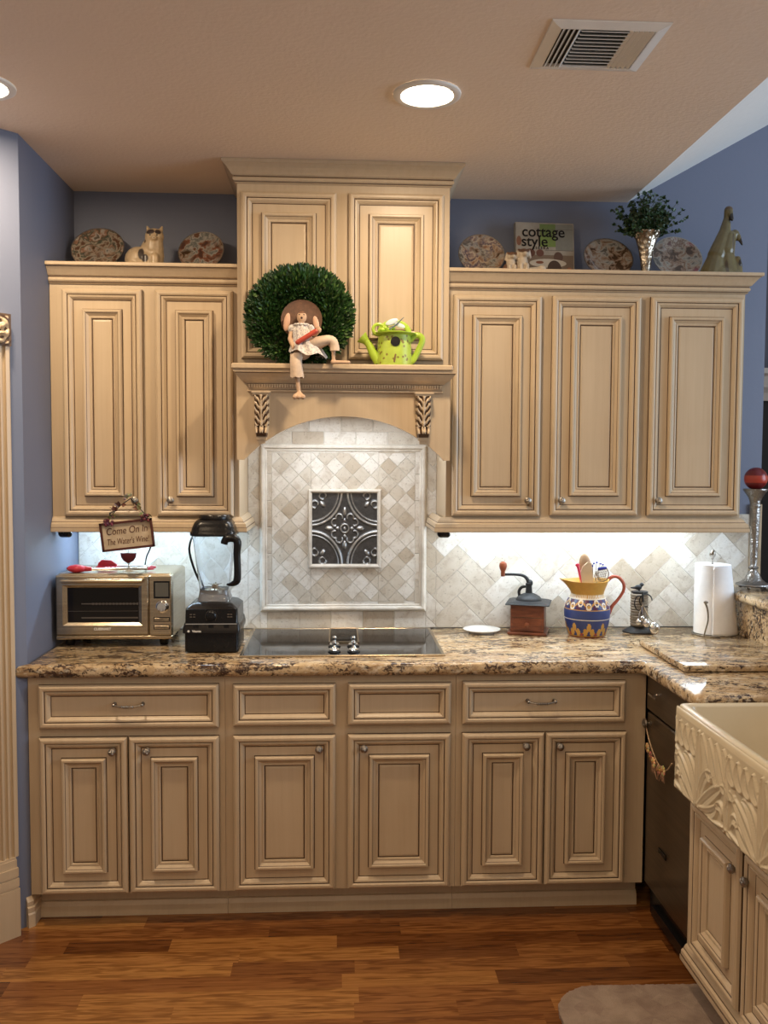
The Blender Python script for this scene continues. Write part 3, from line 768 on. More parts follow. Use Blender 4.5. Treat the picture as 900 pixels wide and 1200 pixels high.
def slat(p, q, w, tl):   # thin tilted blade
    mb = MB(); p = Vector(p); q = Vector(q); d = (q-p).normalized(); s_ = Vector((-d.y, d.x, 0)); m = Matrix.Rotation(tl, 3, d); a = m @ s_*w; b = m @ Vector((0, 0, 1))*.0008
    rs = [[tuple(e+a+b), tuple(e-a+b), tuple(e-a-b), tuple(e+a-b)] for e in (p, q)]; mb.rings(rs); mb.build('slat', 'white', r)
for k in range(11): y = vy0+.040+k*.0190; slat((vx0+.082, y, 2.682), (vx1-.095, y, 2.682), .0075, R(38))
for x in (.560, .573, .586, .599): slat((x, vy0+.031, 2.682), (x, vy1-.031, 2.682), .0065, R(-45))
for x in (.730, .743, .756, .769, .782): slat((x, vy0+.031, 2.682), (x, vy1-.031, 2.682), .0052, R(40))

# ================================================================= TOASTER OVEN
OX0, OX1, OY0, OY1, OZ0, OZ1 = -1.040, -.612, .262, .560, .948, 1.192
r = thing('toaster_oven', 'stainless toaster oven with dark glass door on the left end of the counter', 'toaster oven', (-.83, .41, .918))
mb = MB(); mb.cbox(OX0, OX1, OY0+.012, OY1, OZ0, OZ1, .008); mb.build('body', 'steel', r)
mb = MB(); mb.cbox(OX0, OX1, OY0, OY0+.014, OZ0, OZ0+.014, .003); mb.build('base_strip', 'steel', r)
for (x, y) in ((OX0+.04, OY0+.05), (OX1-.04, OY0+.05), (OX0+.04, OY1-.04), (OX1-.04, OY1-.04)):
    mb = MB(); mb.lathe([(.014, 0), (.017, .008), (.018, .031)], (x, y, .9185), 14); mb.build('foot', 'black', r, True)
# door: frame with recessed glass
dx0, dx1, dz0, dz1 = OX0+.003, -.698, OZ0+.016, OZ1-.006
mb = MB(frontT(0, OY0+.014, 0))
gx0, gx1, gz0, gz1 = -.997, -.736, 1.010, 1.141
rs = []
def rq(a0, a1, b0, b1, w): return [(a0, b0, w), (a1, b0, w), (a1, b1, w), (a0, b1, w)]
mb.rings([rq(dx0, dx1, dz0, dz1, 0), rq(dx0, dx1, dz0, dz1, .012), rq(dx0+.004, dx1-.004, dz0+.004, dz1-.004, .016), rq(gx0-.016, gx1+.012, gz0-.010, gz1+.010, .016), rq(gx0, gx1, gz0, gz1, .007), rq(gx0, gx1, gz0, gz1, .003)], False, False)
d_ = mb.build('door', 'steel', r)
mb = MB(); mb.box(gx0-.001, gx1+.001, OY0+.0085, OY0+.0095, gz0-.001, gz1+.001)
t = NT('smoked_glass'); t.set((.010, .008, .007), .05); t.b.inputs['Specular IOR Level'].default_value = .22; M['smoke'] = t.m
mb.build('glass', 'smoke', d_)
M['rackline'] = plain('oven_rack_wire', (.20, .18, .16), .3, .8)
mb = MB()
for z, h in ((1.078, .004), (1.052, .0012), (1.025, .005)):
    mb.box(gx0+.02+(.03 if h > .002 else -.018), gx1-.004, OY0+.0078, OY0+.0086, z, z+h)
for k in range(14): mb.box(gx0+.09+k*.0125, gx0+.096+k*.0125, OY0+.0074, OY0+.0086, 1.076, 1.084)
mb.build('rack', 'rackline', d_)
mb = MB(); mb.tube([(-1.010, OY0-.020, 1.168), (-.717, OY0-.020, 1.168)], .0105, 14, flat=.8); 
for x in (-.995, -.732): mb.box(x-.006, x+.006, OY0-.016, OY0+.002, 1.163, 1.173)
mb.build('handle', 'steel', d_, True)
text('brand_lettering', 'CUISINART', .0125, frontT(-.868, OY0-.0028, .987), 'white', d_, .0003, 0, .0004)
mb = MB(); mb.cbox(-.696, OX1-.001, OY0-.002, OY0+.013, OZ0+.014, OZ1-.006, .003); p_ = mb.build('control_panel', 'steel', r)
mb = MB(); mb.box(-.679, -.620, OY0-.004, OY0-.001, 1.101, 1.166, 0); mb.box(-.673, -.6245, OY0-.005, OY0-.003, 1.108, 1.160, 1); 
t = NT('lcd_screen'); t.set((.10, .10, .09), .15); M['lcd'] = t.m
mb.build('display', ['black', 'lcd'], p_)
mb = MB(); mb.T = frontT(-.647, OY0-.002, 1.071); mb.lathe([(.024, 0), (.024, .003), (.020, .005), (.019, .018), (.016, .021), (.001, .0215)], n=28); mb.box(-.0025, .0025, -.015, .015, .021, .024); mb.build('dial', 'chrome', p_, True)
for z, s_ in ((1.022, 'START'), (.993, 'STOP/CANCEL')):
    mb = MB(); mb.box(-.680, -.620, OY0-.0035, OY0-.001, z-.008, z+.009, 0); mb.cbox(-.678, -.622, OY0-.006, OY0-.002, z-.006, z+.007, .0015, 1); b_ = mb.build('button', ['black', 'steel'], p_)
    text('button_lettering', s_, .006, frontT(-.650, OY0-.0063, z+.0005), 'black', b_, .0002)
# silicone utensils lying on top of the oven
def oven_utensil(label, head, pts, name, flat=.55):
    r = thing(name, label, 'utensil', pts[0]); mb = MB(); mb.tube(pts, [.005, .006, .0065, .0055], 10); mb.build('metal_handle', 'chrome', r, True)
    mb = MB(); head(mb); mb.build('silicone_head', 'redsil', r, True)
    e = Vector(pts[-1]); d = (Vector(pts[-1])-Vector(pts[-2])).normalized(); mb = MB(); mb.capsule(e, e+d*.018, .006, .004, 10); mb.build('end_cap', 'redsil', r, True)
def h1(mb):
    mb.ell((-.975, .315, 1.2065), (.036, .028, .0150), 20); mb.capsule((-.955, .315, 1.206), (-.925, .318, 1.2045), .012, .008)
oven_utensil('red silicone spoon lying nearest the front on top of the oven', h1, [(-.935, .317, 1.203), (-.86, .325, 1.2035), (-.78, .335, 1.2035), (-.716, .345, 1.202)], 'silicone_spoon')
def h2(mb):
    mb.prism([(-.925, .395), (-.925, .425), (-.912, .442), (-.880, .446), (-.850, .425), (-.848, .405), (-.858, .395)], 1.1985, 1.2045)
    mb.prism([(-.925, 1.197), (-.92, 1.217), (-.908, 1.228), (-.872, 1.226), (-.846, 1.207), (-.846, 1.200)], .412, .420, 'Y')
oven_utensil('red silicone spatula lying behind the spoon on the oven', h2, [(-.850, .416, 1.204), (-.80, .400, 1.2045), (-.76, .385, 1.205), (-.712, .372, 1.205)], 'silicone_spatula')
# ================================================================= WINE SIGN
r = thing('hanging_sign', 'small tilted white wine sign with grape wire hanging from the left wall cabinet', 'sign', (-.768, .235, 1.33))
tl = R(6.5); TS = frontT(-.7695, .246, 1.339, tl)
mb = MB(TS); mb.box(-.088, .088, -.046, .046, 0, .004); 
t = NT('aged_cream_board'); t.set(t.ramp(t.noise(30), [(.3, (.42, .33, .22)), (.7, (.55, .45, .32))]), .7); M['board'] = t.m
mb.build('board', 'board', r)
mb = MB(TS)
M['redframe'] = plain('dark_red_frame', (.075, .018, .012), .45)
for a in ((-.096, .096, .045, .053), (-.096, .096, -.053, -.045), (-.096, -.088, -.053, .053), (.088, .096, -.053, .053)): mb.box(a[0], a[1], a[2], a[3], 0, .010)
mb.build('frame', 'redframe', r)
text('lettering', 'Come On In', .037, TS @ Matrix.Translation((.0, .018, .0045)), 'redframe', r, .0004, .2, -.0002, .80)
text('lettering', "The Water's Wine!", .033, TS @ Matrix.Translation((0, -.021, .0045)), 'redframe', r, .0004, .2, -.0002, .59)
mb = MB()
nail = (-.762, .268, 1.472)
wl = [(-.850, .240, 1.385), (-.825, .240, 1.41), (-.80, .245, 1.442), nail]; wr = [(-.69, .240, 1.405), (-.712, .240, 1.425), (-.738, .245, 1.455), nail]
mb.tube(wl, .002, 6); mb.tube(wr, .002, 6)
for k in range(7): mb.tube([Vector(wl[1])+Vector((.008*math.cos(a*.9+k), .002*math.sin(a), .006*a-.01+.004*k)) for a in range(4)], .001, 5)
mb.build('wire', 'iron', r, True)
rg = random.Random(8)
for (cx_, cz_, n) in ((-.835, 1.385, 14), (-.705, 1.402, 14), (-.762, 1.478, 10)):
    mb = MB()
    for k in range(n):
        mb.ell((cx_+rg.uniform(-.014, .014), .238-rg.uniform(0, .010), cz_+rg.uniform(-.013, .013)), .0055, 8, 0, tuple(x*rg.uniform(.7, 1.4) for x in (.11, .03, .045)) if cz_ < 1.45 else tuple(x*rg.uniform(.7, 1.2) for x in (.30, .26, .18)))
    mb.build('grape_cluster', 'col', r, True)
def leaf_geo(mb, p, d, n_, L, Wd, col, fold=.25):
    p = Vector(p); d = Vector(d).normalized(); n_ = Vector(n_); s_ = d.cross(n_); 
    if s_.length < 1e-4: s_ = d.cross(Vector((1, .3, .2)))
    s_.normalize(); n_ = s_.cross(d).normalized()
    a = p; b = p+d*L; m1 = p+d*L*.35; m2 = p+d*L*.72; up = n_*Wd*fold
    mb.add([a, m1+s_*Wd+up, m2+s_*Wd*.75+up, b, m2-s_*Wd*.75+up, m1-s_*Wd+up, m1, m2], [(0, 6, 1), (6, 7, 2, 1), (7, 3, 2), (0, 5, 6), (6, 5, 4, 7), (7, 4, 3)], 0, col)
mb = MB()
for k in range(18):
    w_ = (wl if k % 2 else wr); t_ = rg.uniform(.15, 2.4); i = int(t_); p = Vector(w_[i]).lerp(Vector(w_[i+1]), t_-i)
    leaf_geo(mb, p, (rg.uniform(-1, 1), -.3, rg.uniform(-1, .6)), (0, -1, .2), rg.uniform(.018, .03), .008, tuple(x*rg.uniform(.7, 1.3) for x in ((.20, .19, .07) if rg.random() < .6 else (.16, .07, .05))))
mb.build('vine_leaves', 'leaf', r)
g = MB(); gx, gy = -.765, .238
g.lathe([(.0005, 0), (.019, 0), (.018, .003), (.006, .007), (.003, .010), (.003, .031), (.006, .034), (.018, .041), (.0265, .054), (.0290, .068), (.0290, .070), (.027, .070)], (gx, gy, 1.203), 22, caps=True, sy=.35,
        colf=lambda a, z, q: (.09, .012, .02) if z > .033 else (.30, .27, .22))
g.tube([(gx, gy, 1.273), (gx, gy, 1.284)], .001, 5, 0, (.2, .2, .2)); g.build('wine_glass_charm', 'col', r, True)

# ================================================================= BLENDER
BX, BY = -.452, .255
r = thing('countertop_blender', 'black countertop blender with clear container and lid beside the toaster oven', 'blender', (BX, BY, .918))
mb = MB()
def brq(hx, y0, y1, z, rr=.012): return rrect(BX-hx, BX+hx, y0, y1, rr, z)
mb.rings([brq(.092, .150, .355, .921), brq(.096, .146, .36, .924), brq(.096, .146, .36, .990), brq(.098, .146, .36, .996)], True, True); mb.build('base', 'black', r, True)
mb = MB(); mb.rings([brq(.102, .140, .362, .992), brq(.103, .140, .363, 1.004), brq(.099, .150, .36, 1.024), brq(.095, .150, .357, 1.030), brq(.094, .152, .357, 1.078), brq(.078, .168, .34, 1.092), brq(.062, .19, .32, 1.098)], True, True)
M['charcoal'] = plain('charcoal_plastic', (.012, .010, .009), .25, 0, Specular_IOR_Level=.35)
h_ = mb.build('motor_housing', 'charcoal', r, True)
mb = MB(); mb.box(BX-.090, BX+.090, .144, .152, 1.030, 1.078); cp = mb.build('control_panel', 'black', h_)
mb = MB(); mb.box(BX-.092, BX+.092, .143, .151, 1.0235, 1.027); mb.build('metal_strip', 'chrome', h_)
for k in (-.055, .0, .055): mb = MB(); mb.box(BX+k-.009, BX+k+.009, .141, .150, 1.012, 1.021); mb.build('switch', 'black', h_)
mb = MB(frontT(BX, .144, 1.054))
mb.lathe([(.018, 0), (.018, .003), (.015, .006), (.014, .016), (.001, .017)], n=24); mb.build('speed_dial', 'black', cp, True)
mb = MB(frontT(BX, .1438, 1.054))
for k in range(20):
    a = R(-40+k*260/19); mb.box(.0205*math.cos(a)-.0008, .0205*math.cos(a)+.0008, .0205*math.sin(a)-.0008, .0205*math.sin(a)+.0008, 0, .0006)
for (u, v) in ((-.072, .006), (-.072, -.003), (-.060, .006), (-.060, -.003), (.062, .006), (.062, -.003), (.072, .006), (.072, -.003)): mb.box(u-.004, u+.004, v-.0015, v+.0015, 0, .0005)
mb.build('dial_markings', 'pewter', cp)
mb = MB(frontT(BX-.080, .1395, 1.000)); mb.prism([(-.005, 0), (0, -.005), (.005, 0), (0, .005)], 0, .001); mb.build('logo_mark', 'porcelain', h_)
text('brand_lettering', 'Vitamix', .0105, frontT(BX-.051, .1392, .9995), 'porcelain', h_, .0003, 0, .0003)
# container
t = NT('clear_plastic'); t.set((.93, .96, 1), .06, 0); t.b.inputs['Transmission Weight'].default_value = 1; t.b.inputs['IOR'].default_value = 1.12; M['clear'] = t.m
cx_, cy_ = BX+.0, .255
def sq(h, z, rr): return rrect(cx_-h, cx_+h, cy_-h, cy_+h, rr, z, 6)
mb = MB()
mb.rings([sq(.049, 1.118, .022), sq(.054, 1.150, .025), sq(.062, 1.22, .028), sq(.071, 1.300, .030), sq(.076, 1.342, .030)], False, False)
mb.rings([sq(.0735, 1.342, .030), sq(.0685, 1.300, .030), sq(.0595, 1.22, .028), sq(.0515, 1.150, .025), sq(.0465, 1.122, .022)], False, True)
mb.build('container', 'clear', r, True)
mb = MB(); mb.rings([sq(.060, 1.099, .02), sq(.058, 1.108, .02), sq(.056, 1.112, .02), sq(.052, 1.136, .02), sq(.052, 1.140, .02)], True, False)
t = NT('smoked_clear_plastic'); t.set((.25, .25, .26), .1); t.b.inputs['Transmission Weight'].default_value = .6; M['smokeclear'] = t.m
mb.build('container_base', 'smokeclear', r, True)
mb = MB(); mb.lathe([(.040, .0), (.038, .012), (.012, .02), (.012, .03), (.004, .034)], (cx_, cy_, 1.124), 20)
for a in (0, 90, 180, 270): mb.tube([(cx_, cy_, 1.152), (cx_+.025*math.cos(R(a)), cy_+.025*math.sin(R(a)), 1.158)], .003, 6, flat=.4)
mb.build('blade', 'steel', r, True)
mb = MB(); mb.rings([sq(.078, 1.338, .034), sq(.083, 1.341, .036), sq(.083, 1.350, .036), sq(.079, 1.356, .034), sq(.077, 1.368, .034), sq(.070, 1.384, .03), sq(.066, 1.390, .03), sq(.060, 1.396, .03)], True, True); lid = mb.build('lid', 'black', r, True)
mb = MB(); mb.lathe([(.050, 0), (.052, .004), (.052, .014), (.048, .020), (.03, .022), (.001, .022)], (cx_, cy_, 1.394), 26, sx=1.1); mb.build('lid_plug', 'charcoal', lid, True)
mb = MB()
hp = [(cx_+.044, 1.312), (cx_+.052, 1.330), (cx_+.078, 1.333), (cx_+.092, 1.318), (cx_+.090, 1.275), (cx_+.092, 1.215), (cx_+.089, 1.178), (cx_+.072, 1.166), (cx_+.052, 1.164)]
mb.tube([(x+.0, .175, z) for x, z in hp], [.013, .014, .015, .015, .013, .013, .014, .009, .003], 12, flat=1)
mb.build('handle', 'black', r, True)
mb = MB(); mb.tube([(-.540, .50, 1.395), (-.553, .42, 1.34), (-.560, .34, 1.28), (-.545, .34, 1.21), (-.525, .34, 1.16), (-.508, .36, 1.115), (-.49, .40, 1.05), (-.48, .40, .98)], .0045, 8)
tag(mb.build('power_cord', 'black', None, True), 'black cord curving down from under the cabinet behind the blender', 'cord')
mb = MB(); mb.tube([(-.74, .50, 1.395), (-.725, .48, 1.33), (-.735, .48, 1.27), (-.748, .47, 1.235), (-.76, .50, 1.20)], .003, 8)
tag(mb.build('lamp_cord', 'black', None, True), 'thin dark cord dropping from the cabinet behind the wine sign', 'cord')

# ================================================================= COUNTER ITEMS (right)
mb = MB(); mb.lathe([(.001, .004), (.045, .004), (.048, .0), (.050, .0), (.055, .005), (.0755, .014), (.0765, .016), (.074, .0165), (.056, .009), (.046, .0065), (.001, .0065)], (.592, .515, .918), 40)
tag(mb.build('saucer', 'porcelain', None, True), 'plain white saucer lying on the counter left of the coffee grinder', 'plate')
# coffee grinder
r = thing('coffee_grinder', 'antique wooden box coffee grinder with black iron crank', 'coffee grinder', (.785, .54, .918))
GT = Matrix.Translation((.785, .515, .918)) @ Matrix.Rotation(R(-17), 4, 'Z')
def B(hx, hy, z0, z1, name, mat, parent=r, b=.002, cyy=0): mb = MB(GT); mb.cbox(-hx, hx, cyy-hy, cyy+hy, z0, z1, b); return mb.build(name, mat, parent)
B(.079, .079, .0005, .012, 'wooden_base', 'wood', r, .003)
bx = B(.067, .067, .012, .122, 'wooden_box', 'wood')
mb = MB(GT); mb.cbox(-.058, .058, -.0705, -.060, .018, .070, .0015); d_ = mb.build('drawer', 'wood', r)
mb = MB(GT @ frontT(0, -.0705, .044)); mb.lathe([(.006, 0), (.005, .006), (.010, .011), (.010, .016), (.001, .019)], n=14); mb.build('knob', 'wood', d_, True)
mb = MB(GT); mb.box(-.066, .066, -.0690, -.066, .0705, .0725); mb.build('box_seam', 'glaze', bx)
mb = MB(GT); mb.rings([rrect(-.088, .088, -.088, .088, .008, z) for z in (.122, .1245)]+[rrect(-.074, .074, -.074, .074, .01, .130), rrect(-.055, .055, -.055, .055, .02, .134)]); mb.build('iron_lid', 'iron', r, True)
mb = MB(GT); mb.lathe([(.054, 0), (.053, .006), (.045, .016), (.028, .026), (.014, .031), (.012, .06), (.014, .062), (.014, .070), (.005, .074)], (0, 0, .132), 24); mb.build('iron_dome', 'iron', r, True)
mb = MB(GT); mb.tube([(-.038, 0, .148), (-.040, 0, .168), (-.030, 0, .184), (-.012, 0, .188)], [.006, .0065, .006, .005], 10); mb.build('bracket', 'iron', r, True)
mb = MB(Matrix.Translation((.785, .515, .918))); mb.tube([(.010, 0, .196), (.002, 0, .200), (-.010, 0, .222), (-.028, 0, .234), (-.06, 0, .238), (-.105, 0, .2385)], [.009, .009, .007, .006, .0055, .0055], 10); mb.ell((.004, 0, .203), (.012, .012, .014)); cr = mb.build('crank', 'iron', r, True)
mb = MB(Matrix.Translation((.785-.108, .515, .918))); mb.lathe([(.006, .230), (.009, .232), (.009, .244), (.008, .250), (.014, .262), (.0165, .273), (.014, .285), (.006, .291), (.001, .292)], n=18)
M['redwood'] = plain('turned_red_wood', (.26, .07, .03), .3); mb.build('crank_knob', 'redwood', cr, True)
# pitcher
JX, JY = 1.010, .455
r = thing('pitcher', 'blue and gold patterned ceramic pitcher with red handle holding utensils', 'pitcher', (JX, JY, .918))
navy = (.028, .045, .17); gold = (.55, .30, .055); whit = (.72, .66, .55); red = (.33, .05, .03)
def jc(a, z, q):
    u = a/(2*PI)*10
    if z < .070:
        f = ((a/(2*PI)*9) % 1)-.5; zz = z/.062
        lobes = math.hypot(f/.15, (zz-.60)/.36) < 1 or math.hypot((abs(f)-.25)/.15, (zz-.34)/.26) < 1 or zz < .12
        if math.hypot(f/.07, (zz-.30)/.16) < 1: return navy
        if z < .006: return red
        return gold if lobes else (navy if abs(f) < .40 or zz > .3 else red)
    if z < .075: return whit
    if z < .110: return (.035, .06, .21)
    if z < .114: return gold
    if z < .152:
        w_ = (z-.133)/.019; s_ = math.sin(u*2*PI*.8)*.55; c1 = abs(w_-s_)
        sp_ = math.hypot(((u*1.6) % 1-.5)*2.2, w_*.9+(.3 if int(u*1.6) % 2 else -.3))
        if abs(sp_-.55) < .16: return whit
        if c1 < .22 or sp_ < .2: return gold
        return navy if int(u*3.2) % 2 else (.09, .02, .06)
    if z < .157: return whit
    if z < .168: return whit if int(a*24) % 2 else gold
    return gold
pf = [(.001, 0), (.070, 0), (.074, .004)]+[(.074+.0175*math.sin(min(1, z/.1)*PI/2)-(.020*((z-.1)/.055)**2 if z > .1 else 0), z) for z in [.008+.003*k for k in range(49)]]
pf += [(.0705, .157), (.0665, .163), (.0655, .170)]
mb = MB(); mb.lathe(pf, (JX, JY, .918), 160, colf=jc); mb.build('body', 'col', r, True)
# flared gold neck with spout at -X
mb = MB(); rs = []
for k in range(9):
    f = k/8; ring = []
    for i in range(64):
        a = 2*PI*i/64; base = .0655+.020*f**1.3
        spout = max(0, math.cos(a-PI))**6*.030*f**1.5; z = .170+.052*f+max(0, math.cos(a-PI))**8*.008*f+max(0, math.cos(a))**4*.006*f
        ring.append((JX+(base+spout)*math.cos(a), JY+(base)*math.sin(a), .918+z))
    rs.append(ring)
inner = [[(JX+(x-JX)*.94, JY+(y-JY)*.94, z-.0005) for x, y, z in q] for q in rs[::-1]]
mb.rings(rs+inner, False, False, 0, gold)
mb.build('neck', 'col', r, True)
mb = MB(); mb.tube([(JX+.083, JY, 1.140), (JX+.102, JY, 1.154), (JX+.128, JY, 1.150), (JX+.148, JY, 1.125), (JX+.147, JY, 1.095), (JX+.125, JY, 1.060), (JX+.103, JY, 1.035), (JX+.088, JY, 1.005)], [.009, .0085, .008, .008, .0075, .0075, .0085, .012], 12, flat=.8)
M['redglaze'] = plain('red_glaze', (.42, .10, .06), .2); mb.build('handle', 'redglaze', r, True)
# utensils in it
def ut(name, label, fn): r = thing(name, label, 'utensil', (JX, JY, .96)); fn(r)
def u1(r):
    mb = MB(); mb.tube([(.998, .44, .95), (.985, .44, 1.10), (.972, .44, 1.175), (.965, .44, 1.200)], [.004, .004, .0055, .006], 8); mb.ell((.964, .44, 1.203), (.009, .005, .007)); mb.build('handle', 'redpink', r, True)
M['redpink'] = plain('pink_red_plastic', (.62, .03, .08), .35)
ut('brush', 'thin pinkish red handled tool standing leftmost in the pitcher', u1)
def u2(r):
    mb = MB(); mb.tube([(1.02, .47, .95), (1.01, .475, 1.12)], .006, 8); mb.build('handle', 'palewood', r, True)
    mb = MB(); mb.ell((1.005, .478, 1.190), (.026, .008, .055), 20, rot=Matrix.Rotation(R(-4), 3, 'Y')); mb.build('bowl', 'spoonwood', r, True)
M['spoonwood'] = plain('brown_spoon_wood', (.36, .22, .12), .5)
ut('wooden_spoon', 'brown wooden spoon standing tallest at the back of the pitcher', u2)
def u3(r):
    mb = MB(); mb.tube([(1.005, .44, .95), (1.000, .44, 1.09)], .006, 8)
    mb.prism([(.978, 1.08), (.975, 1.17), (.985, 1.198), (1.005, 1.215), (1.020, 1.212), (1.028, 1.15), (1.034, 1.10), (1.020, 1.075)], .436, .443, 'Y'); mb.build('blade', 'palespat', r, True)
M['palespat'] = plain('pale_wood_spatula', (.62, .50, .35), .5)
ut('wooden_spatula', 'pale flat wooden spatula standing in front of the brown spoon', u3)
def u4(r):
    mb = MB(); mb.tube([(1.03, .46, .96), (1.055, .46, 1.11)], .006, 8); mb.build('handle', 'steel', r, True)
    mb = MB()
    for k in range(9): x = 1.042+k*.0055; mb.tube([(x-.012, .455, 1.120), (x-.002, .455, 1.165), (x+.012-.001*k, .455, 1.192-abs(k-4)*.003)], .0012, 5)
    for k in range(6): z = 1.13+k*.009; mb.tube([(1.040, .455, z), (1.088, .455, z+.01)], .0012, 5)
    for k in range(3): mb.tube([(1.03+k*.012, .452, 1.14), (1.03+k*.013, .452, 1.206+.003*k)], .0012, 5)
    mb.tube([(1.072+.024*math.cos(a), .455, 1.165+.030*math.sin(a)) for a in [2*PI*k/20 for k in range(21)]], .0022, 6); mb.build('wire_head', 'pewter', r, True)
    mb = MB(); mb.capsule((1.056, .452, 1.186), (1.082, .452, 1.190), .0065, .0055)
    for p in ((1.034, 1.208), (1.046, 1.212), (1.062, 1.207), (1.071, 1.203), (1.028, 1.198)): mb.ell((p[0], .452, p[1]), .0042, 8)
    M['bluepl'] = plain('blue_plastic', (.02, .03, .28), .3); mb.build('blue_tips', 'bluepl', r, True)
ut('wire_skimmer', 'wire mesh skimmer with blue tips standing at the right of the pitcher', u4)
# measuring spoon stand with bird
KX, KY = 1.240, .500
r = thing('measuring_spoon_stand', 'black bird topped stand with coiled wire post holding silver measuring spoons', 'spoon stand', (KX, KY, .918))
mb = MB(); rs = []
for z, s_ in ((.0, 1), (.004, 1.03), (.012, .88), (.022, .62), (.030, .45)):
    rs.append([(KX+s_*(.062+.006*math.sin(a*3))*math.cos(a), KY+s_*(.045+.004*math.sin(a*4))*math.sin(a), .9185+z) for a in [2*PI*k/28 for k in range(28)]])
mb.rings(rs); mb.build('leaf_base', 'iron', r, True)
mb = MB(); n = 12*16; mb.tube([(KX+.031*math.cos(2*PI*k/16)*(1+.02*math.sin(k*.7)), KY+.031*math.sin(2*PI*k/16), .946+.132*k/n) for k in range(n)], .0058, 8)
M['twine'] = plain('twine_wire', (.30, .25, .19), .6, .3, .3, 80); mb.build('coiled_post', 'twine', r, True)
mb = MB(); mb.lathe([(.026, 0), (.026, .142), (.033, .142), (.034, .148), (.001, .150)], (KX, KY, .940), 20); mb.build('post_core', 'iron', r, True)
mb = MB(); bz = 1.098; mb.ell((KX-.006, KY, bz+.006), (.016, .010, .011)); mb.ell((KX+.008, KY, bz+.017), .0085); mb.capsule((KX+.012, KY, bz+.018), (KX+.021, KY, bz+.016), .003, .001, 8)
mb.capsule((KX-.012, KY, bz+.004), (KX-.036, KY, bz+.005), .007, .003, 10); mb.capsule((KX-.003, KY-.004, bz), (KX-.003, KY-.004, bz-.012), .003, .003, 8); mb.build('bird', 'iron', r, True, remesh=.0016)
mb = MB(); hp = [(KX-.018, KY-.036, 1.072)]
mb.tube([(KX+.014+.026*math.cos(a), KY-.036, 1.055+.026*math.sin(a)) for a in [2*PI*k/20 for k in range(17)]], .0026, 6)
mb.tube([(KX-.014+.018*math.cos(a), KY-.036, 1.045+.03*math.sin(a)) for a in [2*PI*k/20 for k in range(21)]], .0024, 6)
mb.tube([(KX, KY-.036, 1.09), (KX+.002, KY-.038, 1.04), (KX-.002, KY-.036, 1.0)], .004, 6); mb.build('hook', 'iron', r, True)
for (x, z, rad_, sx, top_) in ((KX+.046, .945, .026, 1, 1.04), (KX+.012, .965, .017, 1, 1.05), (KX-.020, .970, .013, 1, 1.04), (KX-.004, .985, .010, 1, 1.05)):
    mb = MB(); rr_ = Matrix.Rotation(R(-12), 3, 'X'); mb.ell((x, KY-.052, z), (rad_*.85, rad_*.5, rad_), 18, rot=rr_); mb.tube([(x, KY-.050, z+rad_*.9), (x-(x-KX)*.4, KY-.045, z+.04), (KX, KY-.040, top_)], .0022, 6)
    mb.build('measuring_spoon', 'chrome', r, True)
# paper towel
PX, PY = 1.5225, .455
r = thing('paper_towel_holder', 'wire paper towel holder with acorn finial against the granite riser', 'paper towel holder', (PX, PY, .918))
mb = MB(); mb.tube([(PX+.074*math.cos(a), PY+.074*math.sin(a), .9215) for a in [2*PI*k/40 for k in range(41)]], .003, 8); mb.tube([(PX, PY, .922), (PX, PY, 1.236)], .0035, 8); mb.tube([(PX-.074, PY, .9215), (PX+.074, PY, .9215)], .003, 8); mb.build('wire_stand', 'pewter', r, True)
mb = MB(); mb.lathe([(.004, 0), (.006, .004), (.005, .008), (.010, .012), (.0125, .020), (.011, .030), (.006, .038), (.001, .040)], (PX, PY, 1.224), 16); mb.build('finial', 'pewter', r, True)
mb = MB(); mb.tube([(PX-.050, PY-.055, .922), (PX-.052, PY-.072, .95), (PX-.045, PY-.077, .99), (PX-.048, PY-.077, 1.03), (PX-.056, PY-.076, 1.055)], [.003, .003, .003, .0035, .004], 8); mb.ell((PX-.0555, PY-.077, 1.060), (.010, .003, .006)); mb.build('spring_arm', 'pewter', r, True)
mb = MB(); n = 90; rs0 = []
outl = [((.0700-.004*k/n)*math.cos(2*PI*k/n-1.1), (.0700-.004*k/n)*math.sin(2*PI*k/n-1.1)) for k in range(n+1)]
rings_ = []
for z in (.926, 1.205): rings_.append([(PX+x, PY+y, z) for x, y in outl])
rings_.append([(PX+x*.28, PY+y*.28, 1.205) for x, y in outl]); rings_.append([(PX+x*.28, PY+y*.28, 1.19) for x, y in outl])
mb.rings(rings_, True, True)
o = mb.build('paper_towel_roll', 'paper', None, True); tag(o, 'white paper towel roll with loose hanging sheet on the wire holder', 'paper towels')
mb = MB()
def sheet(u, v):
    a0_ = -1.1; a = -1.9+u*1.55
    w_ = 1+.16*(1-v)*u*u; rr_ = .0715+.004*(1-v)*u+.006*u*u*(1-v)
    return (PX+rr_*w_*math.cos(a)+.012*u*(1-v), PY+rr_*math.sin(a)-.004*math.sin(v*3)*u, .921+.284*v)
mb.grid(24, 20, sheet); q = MB(); q.v = mb.v; 
vs = list(mb.v); fs = list(mb.f)
sh = MB(); sh.add([tuple(p) for p in vs], [tuple(f) for f in fs]); so = sh.build('loose_sheet', 'paper', o, True)
md = so.modifiers.new('t', 'SOLIDIFY'); md.thickness = .0008; bake(so)
